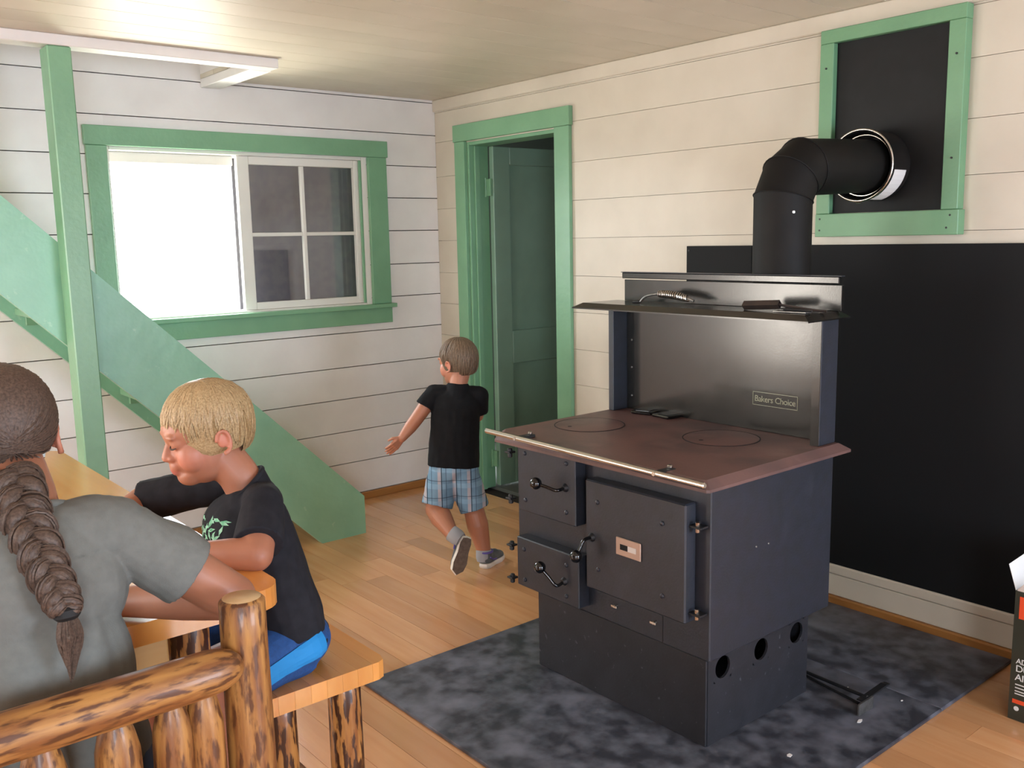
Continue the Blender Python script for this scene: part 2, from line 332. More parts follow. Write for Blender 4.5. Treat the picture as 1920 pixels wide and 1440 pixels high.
# ---- other walls (behind and left of the camera) with the windows the light comes through
ws = empty('wall_south', (-2.8, YS, 0), kind='structure')
for s in [(XW, -4.85, YS - T, YS, 0, H), (-3.55, -1.56, YS - T, YS, 0, H), (-4.85, -3.55, YS - T, YS, 0, .56), (-4.85, -3.55, YS - T, YS, 1.84, H), (-.34, T, YS - T, YS, 0, H), (-1.56, -.34, YS - T, YS, 0, .48), (-1.56, -.34, YS - T, YS, 1.72, H)]: box('wall_panel', *s, 'white_paint', ws)
ww = empty('wall_west', (XW, -3, 0), kind='structure')
for s in [(XW - T, XW, YS, -2.35, 0, 3.2), (XW - T, XW, -.75, T, 0, 3.2), (XW - T, XW, -2.35, -.75, 0, .62), (XW - T, XW, -2.35, -.75, 1.98, 3.2)]: box('wall_panel', *s, 'white_paint', ww)
for nm, segs in (('window_2', [(-1.64, -.26, YS, YS + .02, 1.721, 1.80), (-1.64, -.26, YS, YS + .03, .40, .479), (-1.64, -1.561, YS, YS + .02, .48, 1.72), (-.339, -.26, YS, YS + .02, .48, 1.72)]),
                 ('window_3', [(XW, XW + .02, -2.43, -.67, 1.981, 2.06), (XW, XW + .03, -2.43, -.67, .54, .619), (XW, XW + .02, -2.43, -2.351, .62, 1.98), (XW, XW + .02, -.749, -.67, .62, 1.98)]),
                 ('window_4', [(-4.93, -3.47, YS, YS + .02, 1.841, 1.92), (-4.93, -3.47, YS, YS + .03, .48, .559), (-4.93, -4.851, YS, YS + .02, .56, 1.84), (-3.549, -3.47, YS, YS + .02, .56, 1.84)]),
                 ('door_2', [(DX0 - .09, DX0, -.02, -.0005, 0, DZ1), (DX1, DX1 + .09, -.02, -.0005, 0, DZ1), (DX0 - .095, DX1 + .095, -.025, -.0005, DZ1 + .0005, DZ1 + .085)])):
    e = empty(nm, (segs[0][0], segs[0][2], 0), kind='structure')
    for s in segs: box('casing', *s, 'green_paint', e, .002)
# added opaque panels that keep sky light out of the unseen openings
bd_ = empty('sky_blockers', (-2.8, -3, 0), kind='structure')
for s in [(-1.56, -.34, YS - .05, YS - .04, .48, 1.72), (-4.85, -3.55, YS - .05, YS - .04, .56, 1.84), (XW - .05, XW - .04, -2.35, -.75, .62, 1.98), (DX0, DX1, .03, .04, 0, DZ1)]: box('sky_blocker', *s, 'white_paint', bd_)
# ---- ceiling boards and the stairwell opening
ce = empty('ceiling', (-2.8, -3.2, H), kind='structure')
OX0, OX1, OY = -3.95, -1.315, -.555
y = 0.; k = 0
while y > -4.6:
    y2 = y - .1555
    yy2 = y2
    if y > OY > y2: yy2 = OY
    def cb(x0, x1, a, b): box('board', x0, x1, a + .0016, b - .0016, H, H + .02, 'ceiling_paint', ce)
    if yy2 >= OY - 1e-6 and y > OY:
        cb(OX1, 0, y2, y); cb(XW, OX0, y2, y)
        if y2 < OY: cb(OX0, OX1, y2, OY)
    else: cb(XW, 0, y2, y)
    y = y2
box('ceiling_far', XW, 0, YS, y, H, H + .02, 'ceiling_paint', ce)
for s in [(XW, .02, YS, OY - .02, H + .0205, H + .14), (OX1 + .02, .02, OY - .0195, 0, H + .0205, H + .14), (XW, OX0 - .02, OY - .0195, 0, H + .0205, H + .14)]: box('ceiling_core', *s, 'seam_dark', ce)
# stairwell lining above the ceiling
sw = empty('wall_stairwell', (-2.6, -.3, H), kind='structure')
box('end_board', OX1, OX1 + .0195, OY, -.0005, H + .0205, 3.2, 'white_paint', sw); box('side_board', OX0, OX1, OY - .0195, OY - .0005, H + .0205, 3.2, 'white_paint', sw)
box('end_board', OX0 - .0195, OX0, OY, -.0005, H + .0205, 3.2, 'white_paint', sw); box('loft_ceiling', XW, .02, OY - .02, T, 3.2, 3.24, 'ceiling_paint', sw)
t2 = empty('trim_2', (-1.25, -.6, H - .04), kind='structure')
box('edge_trim', OX0, -1.235, -.640, OY + .002, H - .040, H - .0005, 'white_paint', t2, .003); box('edge_trim', OX1 - .002, -1.225, OY + .0025, -.0005, H - .040, H - .0005, 'white_paint', t2, .003)
# ---- floor planks running away from the camera
fl = empty('floor', (-2.8, -3.2, 0), kind='structure')
PW = .1; x = 0.; meshes = {}
i = 0
while x > -3.0:
    y = .02 if i % 1 == 0 else 0; y1 = 0.; first = True
    while y1 > -4.4:
        ln = random.uniform(1.1, 2.6) if not first else random.uniform(.5, 2.4); first = False
        y2 = max(y1 - ln, -4.6)
        box('plank', x - PW + .0006, x - .0006, y2 + .0006, y1 - .0006, -.02, 0, 'floor_plank', fl)
        y1 = y2
    x -= PW; i += 1
box('floor_core', XW, .13, YS, .02, -.06, -.0202, 'seam_dark', fl)
box('floor_far', XW, x, YS, 0, -.02, 0, 'floor_far', fl); box('floor_far', x, 0, YS, -4.6, -.02, 0, 'floor_far', fl)
# ---- ground outside the window
gr = tag(box('ground_outside', -14, 8, .2, 16, -.35, -.3, 'ground_pale', None), kind='structure')

# ================================================================== staircase
st = empty('staircase', (-1.0, -.3, 0), 'pale green open wooden staircase rising left under the white ceiling', 'staircase')
def stringer(y0, y1, nm='stringer'):
    pts = [(-.862, 0), (-1.096, 0), (-2.337, 1.235), (-3.30, 2.19), (-3.30, 2.545), (-2.304, 1.589), (-1.40, .712), (-.862, .184)]
    return poly_prism(nm, pts, 'y', y0, y1, 'green_paint_worn', st)
stringer(-.533, -.497); stringer(-.040, -.004)
nst = 11; rise = .192; run = .196
for i in range(1, nst):
    zt = i * rise; xt = -.98 - (i - 1) * run
    box('tread', xt - .235, xt, -.4965, -.0405, zt - .03, zt, 'green_paint', st, .003)
    for ya, yb_ in ((-.0405 - .022, -.0405), (-.4965, -.4965 + .022)):
        box('cleat', xt - .20, xt - .03, ya, yb_, zt - .075, zt - .0305, 'green_paint', st, .002)
po = tag(box('support_post', -2.127, -2.045, -.636, -.534, 0, H - .041, 'green_paint', None, .004), 'square pale green post running floor to ceiling beside the staircase', 'post')
# ================================================================== cookstove
sv = empty('cookstove', (-.95, -2.5, .0125), 'large black wood cookstove with a rusty brown top and warming shelf', 'stove')
def sb(name, x0, x1, y0, y1, z0, z1, m='stove_black', par=None, bev=.002): return box(name, x0, x1, y0, y1, z0, z1, m, par or sv, bev)
sb('body', -1.19, -.617, -2.87, -2.085, .263, .757, bev=.003)
# base: four sheet walls, the camera-side one with three round holes
sb('base_front', -1.188, -1.181, -2.858, -2.174, .0125, .2625, 'stove_base'); sb('base_side', -1.1805, -.708, -2.181, -2.174, .0125, .2625, 'stove_base'); sb('base_back', -.715, -.708, -2.850, -2.1815, .0125, .2625, 'stove_base')
def holed_panel(name, x0, x1, z0, z1, y0, y1, holes, m, par, seg=28):
    bm = bmesh.new(); quads = []; cur = x0
    def q(a): quads.append(a)
    for cx, cz, r in holes:
        s = r + .006
        q([(cur, z0), (cx - s, z0), (cx - s, z1), (cur, z1)]); q([(cx - s, z0), (cx + s, z0), (cx + s, cz - s), (cx - s, cz - s)])
        if cz + s < z1 - 1e-4: q([(cx - s, cz + s), (cx + s, cz + s), (cx + s, z1), (cx - s, z1)])
        for i in range(seg):
            a0, a1 = 2 * math.pi * i / seg, 2 * math.pi * (i + 1) / seg
            def sqp(a):
                c, s_ = math.cos(a), math.sin(a); k = s / max(abs(c), abs(s_)); return (cx + c * k, min(cz + s_ * k, z1))
            def cp(a): return (cx + r * math.cos(a), cz + r * math.sin(a))
            q([cp(a0), sqp(a0), sqp(a1), cp(a1)]); quads.append(('w', cp(a0), cp(a1)))
        cur = cx + s
    q([(cur, z0), (x1, z0), (x1, z1), (cur, z1)])
    for a in quads:
        if a[0] == 'w':
            p, p2 = a[1], a[2]; bm.faces.new([bm.verts.new(v) for v in ((p[0], y0, p[1]), (p2[0], y0, p2[1]), (p2[0], y1, p2[1]), (p[0], y1, p[1]))])
        else:
            for yy, rv in ((y0, False), (y1, True)):
                vv = [bm.verts.new((p[0], yy, p[1])) for p in a]; bm.faces.new(list(reversed(vv)) if rv else vv)
    for (xa, za, xb_, zb) in ((x0, z0, x1, z0), (x1, z0, x1, z1), (x1, z1, x0, z1), (x0, z1, x0, z0)):
        bm.faces.new([bm.verts.new(v) for v in ((xa, y0, za), (xa, y1, za), (xb_, y1, zb), (xb_, y0, zb))])
    bmesh.ops.remove_doubles(bm, verts=bm.verts, dist=1e-5); bmesh.ops.recalc_face_normals(bm, faces=bm.faces)
    c = V(((x0 + x1) / 2, (y0 + y1) / 2, (z0 + z1) / 2)); bmesh.ops.translate(bm, verts=bm.verts, vec=-c)
    return bmobj(name, bm, m, par, mtx=Matrix.Translation(c))
holed_panel('base_side', -1.1805, -.708, .0125, .2625, -2.858, -2.851, [(-1.117, .224, .032), (-.942, .221, .032), (-.768, .219, .032)], 'stove_base', sv)
# cooktop: flat top with a turned-down rim and a clipped front corner
def frustum(name, top, bot, z1, z0, th, m, par):
    n = len(top); vv = [(x, y, z1) for x, y in top] + [(x, y, z0) for x, y in bot] + [(x, y, z0 - th) for x, y in bot]
    fs = [tuple(range(n))] + [(i + n, i + 2 * n, (i + 1) % n + 2 * n, (i + 1) % n + n) for i in range(n)] + [(i, i + n, (i + 1) % n + n, (i + 1) % n) for i in range(n)] + [tuple(range(3 * n - 1, 2 * n - 1, -1))]
    c = V((sum(v[0] for v in vv) / len(vv), sum(v[1] for v in vv) / len(vv), z0)); bm = bmesh.new(); bv = [bm.verts.new(V(v) - c) for v in vv]
    for f in fs: bm.faces.new([bv[i] for i in f])
    bmesh.ops.recalc_face_normals(bm, faces=bm.faces)
    return bmobj(name, bm, m, par, mtx=Matrix.Translation(c))
def clip(x0, x1, y0, y1, c): return [(x0 + c, y1), (x0, y1 - c), (x0, y0 + c * .12), (x0 + c * .12, y0), (x1, y0), (x1, y1)]
ct = frustum('cooktop', clip(-1.262, -.652, -2.906, -2.050, .055), clip(-1.279, -.625, -2.930, -2.026, .055), .785, .766, .008, 'cooktop_rust', sv)
def ring(name, c, r, w, z, m, par, seg=64, h=.0012):
    bm = bmesh.new(); prof = [(r - w, 0), (r - w, h), (r + w, h), (r + w, 0)]; rr = []
    for i in range(seg):
        a = 2 * math.pi * i / seg; rr.append([bm.verts.new((p * math.cos(a), p * math.sin(a), zz)) for p, zz in prof])
    for i in range(seg):
        a, b = rr[i], rr[(i + 1) % seg]
        for k in range(3): bm.faces.new((a[k], b[k], b[k + 1], a[k + 1]))
    return bmobj(name, bm, m, par, mtx=Matrix.Translation(V((c[0], c[1], z))))
for cx, cy in ((-.972, -2.197), (-.836, -2.625)):
    ld = rev('stove_eye', (cx, cy, .7852), (cx, cy, 1), [(.1, 0), (.112, .0006), (.112, .001), (.110, .0014)], 'cooktop_rust', ct, 48); ring('eye_groove', (cx, cy), .1148, .0014, .7851, 'groove_dark', ct)
    rev('lift_hole', (cx - .07, cy + .02, .7866), (cx - .07, cy + .02, 1), [(.007, 0), (.007, .0003)], 'groove_dark', ld, 14)
# towel rail
rl = cyl('towel_rail', (-1.292, -2.055, .7925), (-1.292, -2.93, .7805), .0085, 'chrome', sv, 16, bev=.003)
for yy, zz in ((-2.205, .790), (-2.768, .783)):
    b_ = sb('rail_bracket', -1.292, -1.225, yy - .012, yy + .012, zz - .004, zz + .004, 'iron_dark', sv, .001); cyl('bracket_bolt', (-1.236, yy, zz + .004), (-1.236, yy, zz + .013), .007, 'chrome', b_, 12, bev=.002)
    cyl('bracket_screw', (-1.3015, yy, zz), (-1.298, yy, zz), .006, 'chrome', b_, 10)
# doors
def bolt(y, z, par, x=-1.235, r=.007):
    rev('bolt', (x + .0005, y, z), (x - 1, y, z), [(r, 0), (r, .003), (r * .7, .0055), (r * .2, .0065)], 'stove_black', par, 12)
def handle(par, piv, knob, bend):
    h = tube('door_handle', spline([piv, bend, V(bend).lerp(V(knob), .5), knob], 6), .0052, 'knob_black', par, 10)
    rev('handle_boss', (piv[0] + .003, piv[1], piv[2]), (piv[0] - 1, piv[1], piv[2]), [(.014, 0), (.013, .004), (.008, .012)], 'iron_dark', h, 14)
    bm = bmesh.new(); bmesh.ops.create_uvsphere(bm, u_segments=20, v_segments=12, radius=.0185); bmobj('handle_knob', bm, 'knob_black', h, True, Matrix.Translation(V(knob)))
d1 = sb('firebox_door', -1.235, -1.1905, -2.404, -2.142, .541, .745, 'stove_black', sv, .003)
d2 = sb('ash_door', -1.235, -1.1905, -2.415, -2.128, .287, .449, 'stove_black', sv, .003)
d3 = sb('oven_door', -1.235, -1.1905, -2.822, -2.446, .368, .698, 'stove_black', sv, .004)
for y, z in ((-2.176, .729), (-2.366, .729), (-2.176, .578), (-2.364, .578)): bolt(y, z, d1)
for y, z in ((-2.164, .413), (-2.361, .412), (-2.166, .312), (-2.36, .313)): bolt(y, z, d2)
for y, z in ((-2.496, .637), (-2.742, .630), (-2.498, .435), (-2.743, .426)): bolt(y, z, d3)
handle(d1, (-1.236, -2.361, .654), (-1.300, -2.301, .668), (-1.268, -2.357, .651))
handle(d2, (-1.236, -2.351, .358), (-1.300, -2.313, .409), (-1.270, -2.353, .354))
handle(d3, (-1.236, -2.473, .527), (-1.298, -2.470, .483), (-1.270, -2.476, .527))
# oven thermometer
g = sb('thermometer', -1.2405, -1.2352, -2.668, -2.574, .503, .555, 'copper_face', d3, .0015); sb('thermometer_window', -1.2412, -1.2406, -2.620, -2.591, .521, .537, 'groove_dark', g, 0); sb('thermometer_dial', -1.2412, -1.2406, -2.652, -2.6205, .521, .537, 'gauge_white', g, 0)
# hinges
for z in (.638, .397):
    h = sb('door_hinge', -1.222, -1.1905, -2.862, -2.8225, z - .003, z + .003, 'iron_dark', sv, .001); cyl('hinge_bolt', (-1.211, -2.842, z - .016), (-1.211, -2.842, z + .014), .007, 'chrome', h, 10, bev=.002)
for z in (.712, .558, .400, .288):
    h = sb('door_hinge', -1.222, -1.196, -2.0845, -2.058, z - .003, z + .003, 'iron_dark', sv, .001); cyl('hinge_bolt', (-1.209, -2.071, z - .018), (-1.209, -2.071, z + .012), .008, 'iron_dark', h, 10, bev=.002)
for y, z in ((-2.53, .322), (-2.681, .319)):
    w = cyl('wing_nut', (-1.1905, y, z), (-1.203, y, z), .005, 'chrome', sv, 10); sb('nut_wing', -1.205, -1.2032, y - .011, y + .011, z - .003, z + .004, 'chrome', w, .0005)
sb('seam_strip', -1.1912, -1.1902, -2.707, -2.7055, .266, .366, 'groove_dark', sv, 0)
# warming shelf and splash back
sb('splash_side', -.737, -.652, -2.078, -2.054, .7855, 1.149, 'stove_black', sv, .002); sb('splash_side', -.737, -.652, -2.894, -2.866, .7855, 1.149, 'stove_black', sv, .002)
sf = sb('splash_flange', -.7395, -.7372, -2.8935, -2.8665, .786, 1.148, 'stove_gloss', sv, .0005)
bp = sb('splash_back', -.668, -.653, -2.8655, -2.0785, .7855, 1.149, 'stove_gloss', sv, .001)
frustum('warming_shelf', [(-.826, -2.020), (-.826, -2.893), (-.655, -2.893), (-.655, -2.020)], [(-.853, -1.992), (-.853, -2.923), (-.640, -2.923), (-.640, -1.992)], 1.1700, 1.1545, .004, 'stove_gloss', sv)
sb('shelf_back', -.669, -.657, -2.910, -2.068, 1.1705, 1.2440, 'stove_gloss', sv, .001); sb('shelf_cap', -.674, -.657, -2.903, -2.060, 1.2480, 1.2680, 'stove_gloss', sv, .002)
sb('shelf_cap_lip', -.677, -.657, -2.912, -2.058, 1.2685, 1.2710, 'stove_black', sv, .0005)
for z in (1.033, .936, .835): rev('bolt', (-.6685, -2.103, z), (-1.7, -2.103, z), [(.004, 0), (.004, .002), (.002, .004)], 'steel_bright', bp, 10)
# lettering on the splash back
def plate_frame(y0, y1, z0, z1, w):
    for s in ((y0, y1, z1 - w, z1), (y0, y1, z0, z0 + w), (y0, y0 + w, z0, z1), (y1 - w, y1, z0, z1)): sb('name_border', -.6692, -.6681, s[0], s[1], s[2], s[3], 'letter_gold', bp, 0)
plate_frame(-2.777, -2.616, .866, .908, .0016)
tx = text('name_lettering', 'Bakers Choice', .027, 'letter_gold', (-.6686, -2.622, .878), (0, -1, 0), (0, 0, 1), bp)
sb('flue_box', -.6165, -.47, -2.74, -2.54, .45, .80, 'pipe_black', sv, .003)
for cx, cz in ((-.992, .54), (-.935, .536)): rev('bolt', (cx, -2.8702, cz), (cx, -3, cz), [(.0035, 0), (.002, .002)], 'steel_bright', sv, 8)
# two small black covers by the splash back
for (cx, cy, rot, lab) in ((-.690, -2.188, .25, 'small square black iron cover on the stovetop, the left of two'), (-.694, -2.292, -.1, 'small square black iron cover on the stovetop, the right of two')):
    bm = bmesh.new(); bm_box(bm, -.040, .040, -.040, .040, -.005, .005, .004)
    o = bmobj('iron_cover', bm, 'knob_black', None, mtx=Matrix.Translation(V((cx, cy, .7912))) @ Matrix.Rotation(rot, 4, 'Z')); tag(o, lab, 'stove cover', 'iron covers on the stovetop')
    bm = bmesh.new(); bm_box(bm, -.026, .026, -.026, .026, 0, .0015, .0012)
    bmobj('raised_face', bm, 'knob_black', o, mtx=Matrix.Translation(V((cx, cy, .7963))) @ Matrix.Rotation(rot, 4, 'Z'))
# lid lifter with a coil grip
ll = empty('lid_lifter', (-.73, -2.32, 1.1705), 'lid lifter with a silver coil grip on the warming shelf', 'lid lifter')
path = spline([(-.73, -2.200, 1.174), (-.73, -2.212, 1.186), (-.73, -2.233, 1.196), (-.73, -2.282, 1.203), (-.73, -2.342, 1.201), (-.73, -2.404, 1.192), (-.73, -2.428, 1.1850)], 8)
tube('lifter_bar', path, .0045, 'steel_bright', ll, 8)
hx = []
core = [p for p in path if -2.408 < p.y < -2.278]; n = 15 * 14
for i in range(n + 1):
    t = i / n * (len(core) - 1); j = min(int(t), len(core) - 2); p = core[j].lerp(core[j + 1], t - j); a = 2 * math.pi * 15 * i / n; r_ = .0095 + .002 * math.sin(math.pi * i / n)
    hx.append(p + V((r_ * math.cos(a), 0, r_ * math.sin(a))))
tube('coil_grip', hx, .0024, 'chrome', ll, 6)
tube('hook_end', spline([(-.73, -2.2, 1.174), (-.735, -2.185, 1.1735), (-.735, -2.17, 1.1735)], 4), .004, 'iron_dark', ll, 8)
# scraper with a square tube handle
sc = empty('stove_scraper', (-.76, -2.75, 1.1705), 'rusty square tube scraper tool lying on the warming shelf', 'scraper')
def sqtube(name, p0, p1, s, wall, m, par):
    mtx = frame_z(p0, p1) @ Matrix.Rotation(math.radians(45), 4, 'Z'); h = (V(p1) - V(p0)).length; bm = bmesh.new()
    for z, fl in ((0, 1), (h, 0)): pass
    o4 = [(-s, -s), (s, -s), (s, s), (-s, s)]; i4 = [(a * (1 - wall / s), b * (1 - wall / s)) for a, b in o4]
    O0 = [bm.verts.new((*p, 0)) for p in o4]; O1 = [bm.verts.new((*p, h)) for p in o4]; I0 = [bm.verts.new((*p, 0)) for p in i4]; I1 = [bm.verts.new((*p, h)) for p in i4]
    for k in range(4):
        l = (k + 1) % 4
        for f in ((O0[k], O0[l], O1[l], O1[k]), (I0[l], I0[k], I1[k], I1[l]), (O0[l], O0[k], I0[k], I0[l]), (O1[k], O1[l], I1[l], I1[k])): bm.faces.new(f)
    return bmobj(name, bm, m, par, mtx=mtx)
sqtube('tube_handle', (-.775, -2.655, 1.1835), (-.765, -2.772, 1.1900), .0095, .0015, 'rust_steel', sc)
tube('scraper_arm', spline([(-.766, -2.765, 1.190), (-.755, -2.83, 1.182), (-.742, -2.875, 1.176), (-.735, -2.905, 1.1745)], 5), .004, 'rust_steel', sc, 6)
box('scraper_blade', -.800, -.770, -2.880, -2.772, 1.1708, 1.1750, 'steel_bright', sc, .001)
tube('scraper_arm', [(-.785, -2.80, 1.1785), (-.79, -2.86, 1.1785), (-.792, -2.895, 1.1780)], .0035, 'iron_dark', sc, 6)
# ================================================================== stovepipe
sp = empty('stovepipe', (-.568, -2.64, .80), 'black elbowed stovepipe rising behind the stove and turning into wall', 'stovepipe')
PR = .088
pv = [V((-.568, -2.64, .80)), V((-.568, -2.64, 1.497)), V((-.532, -2.64, 1.5595)), V((-.4695, -2.64, 1.5955)), V((-.08, -2.64, 1.612))]
dirs = [(pv[i + 1] - pv[i]).normalized() for i in range(4)]
def mitre_ring(i, r, seg=32):
    if i == 0: nrm = dirs[0]
    elif i == 4: nrm = dirs[3]
    else: nrm = (dirs[i - 1] + dirs[i]).normalized()
    d = dirs[max(i - 1, 0)] if i else dirs[0]; out = []
    ax1 = V((0, 1, 0)); ax2 = d.cross(ax1).normalized()
    for k in range(seg):
        a = 2 * math.pi * k / seg; p = pv[i] + r * (math.cos(a) * ax1 + math.sin(a) * ax2)
        out.append(p - d * ((p - pv[i]).dot(nrm) / d.dot(nrm)))
    return out
for i in range(4):
    a, b = mitre_ring(i, PR), mitre_ring(i + 1, PR); n = len(a); bm = bmesh.new(); c = pv[i]
    av = [bm.verts.new(p - c) for p in a]; bv = [bm.verts.new(p - c) for p in b]
    for k in range(n): bm.faces.new((av[k], av[(k + 1) % n], bv[(k + 1) % n], bv[k]))
    bmesh.ops.recalc_face_normals(bm, faces=bm.faces)
    o = bmobj('pipe_section', bm, 'pipe_black', sp, True, Matrix.Translation(c))
    if i < 3:
        r = mitre_ring(i + 1, PR + .0012); r = r + r[:2]; tube('pipe_seam', r, .0022, 'pipe_black', sp, 6)
rev('pipe_screw', (-.618, -2.712, 1.455), (-1.618, -2.712 - .9, 1.455), [(.005, 0), (.004, .004)], 'chrome', sp, 8)
# wall thimble
wt = empty('wall_thimble', (-.03, -2.64, 1.612), 'wide black metal sleeve with a silver rim around pipe at wall', 'thimble')
rev('sleeve', (-.0205, -2.64, 1.612), (-1, -2.64, 1.612), [(.117, 0), (.117, .114), (.112, .114), (.112, .002)], 'pipe_gloss', wt, 40, cap=False)
def torus(name, c, R_, r, m, par, ax, seg=48, sg=8):
    bm = bmesh.new(); rr = []
    for i in range(seg):
        a = 2 * math.pi * i / seg; rr.append([bm.verts.new(((R_ + r * math.cos(b)) * math.cos(a), (R_ + r * math.cos(b)) * math.sin(a), r * math.sin(b))) for b in [2 * math.pi * k / sg for k in range(sg)]])
    for i in range(seg):
        for k in range(sg): bm.faces.new((rr[i][k], rr[(i + 1) % seg][k], rr[(i + 1) % seg][(k + 1) % sg], rr[i][(k + 1) % sg]))
    return bmobj(name, bm, m, par, True, frame_z(c, V(c) + V(ax)))
torus('silver_rim', (-.135, -2.64, 1.612), .1165, .0045, 'chrome', wt, (-1, 0, 0))
rev('silver_liner', (-.022, -2.64, 1.612), (-1, -2.64, 1.612), [(.101, 0), (.101, .092), (.099, .092), (.099, .002)], 'chrome', wt, 40, cap=False)
cyl('rim_clamp', (-.135, -2.632, 1.490), (-.135, -2.650, 1.490), .004, 'chrome', wt, 8)
# printed sticker wrapped on the sleeve's underside
bm = bmesh.new(); rows_ = []
for i in range(9):
    a = math.radians(-170 + i * 8); rows_.append([bm.verts.new((xx, .1182 * math.cos(a) * 1, .1182 * math.sin(a))) for xx in (-.045, .03)])
for a, b in zip(rows_, rows_[1:]): bm.faces.new((a[0], a[1], b[1], b[0]))
bmobj('sticker', bm, 'paper_white', wt, mtx=Matrix.Translation(V((-.075, -2.64, 1.612))))
# ================================================================== blocked window with green frame, heat shield, hearth
fp = empty('framed_panel', (-.02, -2.68, 1.377), 'black panel in a pale green wooden frame high on right wall', 'framed panel')
box('black_panel', -.020, -.001, -2.876, -2.474, 1.460, 2.043, 'panel_black', fp)
box('frame_board', -.044, -.001, -2.4735, -2.421, 1.4580, 2.0435, 'frame_green', fp, .002); box('frame_board', -.044, -.001, -2.931, -2.8765, 1.4580, 2.0435, 'frame_green', fp, .002)
box('frame_board', -.044, -.001, -2.931, -2.421, 2.0440, 2.0895, 'frame_green', fp, .002); box('frame_board', -.047, -.001, -2.937, -2.421, 1.377, 1.4575, 'frame_green', fp, .002)
for y, z in ((-2.44, 1.44), (-2.44, 1.40), (-2.91, 1.44), (-2.90, 1.40), (-2.447, 1.96), (-2.905, 1.62), (-2.905, 1.94)): cyl('screw', (-.0445, y, z), (-.0478, y, z), .0035, 'iron_dark', fp, 8)
hs = empty('heat_shield', (-.01, -2.7, .16), 'big flat black metal heat shield on the wall behind stove', 'heat shield')
box('shield_sheet', -.016, -.004, -2.126, -1.802, .1595, 1.348, 'shield_black', hs, .001); box('shield_sheet', -.016, -.004, -3.9, -2.1275, .1595, 1.348, 'shield_black', hs, .001)
for y, z in ((-1.815, 1.33), (-1.83, .9)): cyl('screw', (-.0162, y, z), (-.0185, y, z), .004, 'iron_dark', hs, 8)
hb = empty('hearth_board', (-1, -2.5, 0), 'flat dusty black floor sheet under the cookstove', 'hearth')
box('hearth_sheet', -1.684, -.5075, -3.180, -1.8875, .0005, .0125, 'hearth_black', hb, .0025); box('hearth_sheet', -.5065, -.031, -3.180, -1.8875, .0005, .0125, 'hearth_black', hb, .0025)
# ash rake on the hearth
ar = empty('ash_rake', (-.66, -3.0, .0125), 'black iron ash rake lying on the hearth beside the stove', 'rake')
tube('rake_rod', [(-.60, -2.62, .020), (-.63, -2.84, .030), (-.668, -3.035, .047)], .0055, 'iron_dark', ar, 8)
poly_prism('rake_head', [(-.728, .0130), (-.650, .0130), (-.650, .0480), (-.728, .0480)], 'y', -3.045, -3.040, 'steel_bright', ar)
poly_prism('rake_lip', [(-.700, .0485), (-.655, .0485), (-.565, .0530), (-.545, .0500), (-.560, .0470), (-.700, .0445)], 'y', -3.0395, -3.020, 'iron_dark', ar)
tube('rake_rod', [(-.60, -2.70, .0180), (-.64, -2.86, .0180), (-.672, -3.035, .0185)], .004, 'iron_dark', ar, 8)
# bits of ash and paint chips on the hearth
for x_, y_, s, lb in ((-.60, -2.93, .009, 'white ash chip on the hearth by the rake handle'), (-.75, -3.06, .012, 'white ash chip on the hearth just in front of the rake head'), (-.55, -3.08, .007, 'tiny white ash chip on the hearth beyond the rake head'),
                      (-1.05, -3.03, .013, 'longest white ash chip on hearth in front of the stove holes'), (-1.22, -2.98, .010, 'white ash chip on the hearth at the front corner of stove')):
    pts = [(x_ + s * random.uniform(.5, 1.2) * math.cos(a), y_ + s * random.uniform(.3, .7) * math.sin(a)) for a in [k * math.pi / 3 for k in range(6)]]
    o = poly_prism('ash_chip', pts, 'z', .0127, .0142, 'paper_white'); tag(o, lb, 'ash chip', 'ash chips on the hearth')
# ================================================================== cardboard box at the right edge
cb_ = empty('cardboard_box', (-.27, -3.47, 0), 'open dark printed cardboard box with orange bands near heat shield', 'box')
BX0, BX1, BY0, BY1, BZ = -.398, -.10, -3.66, -3.318, .385
bx = box('box_wall', BX0, BX0 + .004, BY0, BY1, .001, BZ, 'box_green_black', cb_); box('box_wall', BX1 - .004, BX1, BY0, BY1, .001, BZ, 'box_green_black', cb_)
box('box_wall', BX0 + .0045, BX1 - .0045, BY1 - .004, BY1, .001, BZ, 'box_green_black', cb_); box('box_wall', BX0 + .0045, BX1 - .0045, BY0, BY0 + .004, .001, BZ, 'box_green_black', cb_)
box('box_bottom', BX0 + .0045, BX1 - .0045, BY0 + .0045, BY1 - .0045, .001, .006, 'box_brown', cb_)
def flap(pts, m='box_brown'):
    meshobj('box_flap', pts + [tuple(V(p) + V((0, 0, .003))) for p in pts], [(3, 2, 1, 0), (4, 5, 6, 7), (0, 1, 5, 4), (1, 2, 6, 5), (2, 3, 7, 6), (3, 0, 4, 7)], m, cb_)
flap([(BX0, BY1, BZ), (BX1, BY1, BZ), (BX1 + .02, BY1 + .035, BZ + .075), (BX0 + .02, BY1 + .030, BZ + .062)], 'paper_white')
flap([(BX0, BY1 - .004, BZ), (BX0, BY0, BZ), (BX0 - .02, BY0, BZ + .05), (BX0 - .01, BY1 - .03, BZ + .03)], 'paper_white')
flap([(BX1, BY1, BZ), (BX1, BY0, BZ), (BX1 + .06, BY0, BZ + .06), (BX1 + .06, BY1, BZ + .06)])
box('orange_band', BX0 - .0008, BX0 - .0002, BY0 + .005, -3.331, .305, .370, 'box_orange', bx); box('orange_band', BX0 - .0008, BX0 - .0002, BY0 + .005, -3.328, .052, .064, 'box_orange', bx)
for s, z, sz in (('AD', .172, .022), ('DU', .148, .028), ('AI', .122, .028)): text('box_lettering', s, sz, 'print_white', (BX0 - .0006, -3.331, z), (0, -1, 0), (0, 0, 1), bx)
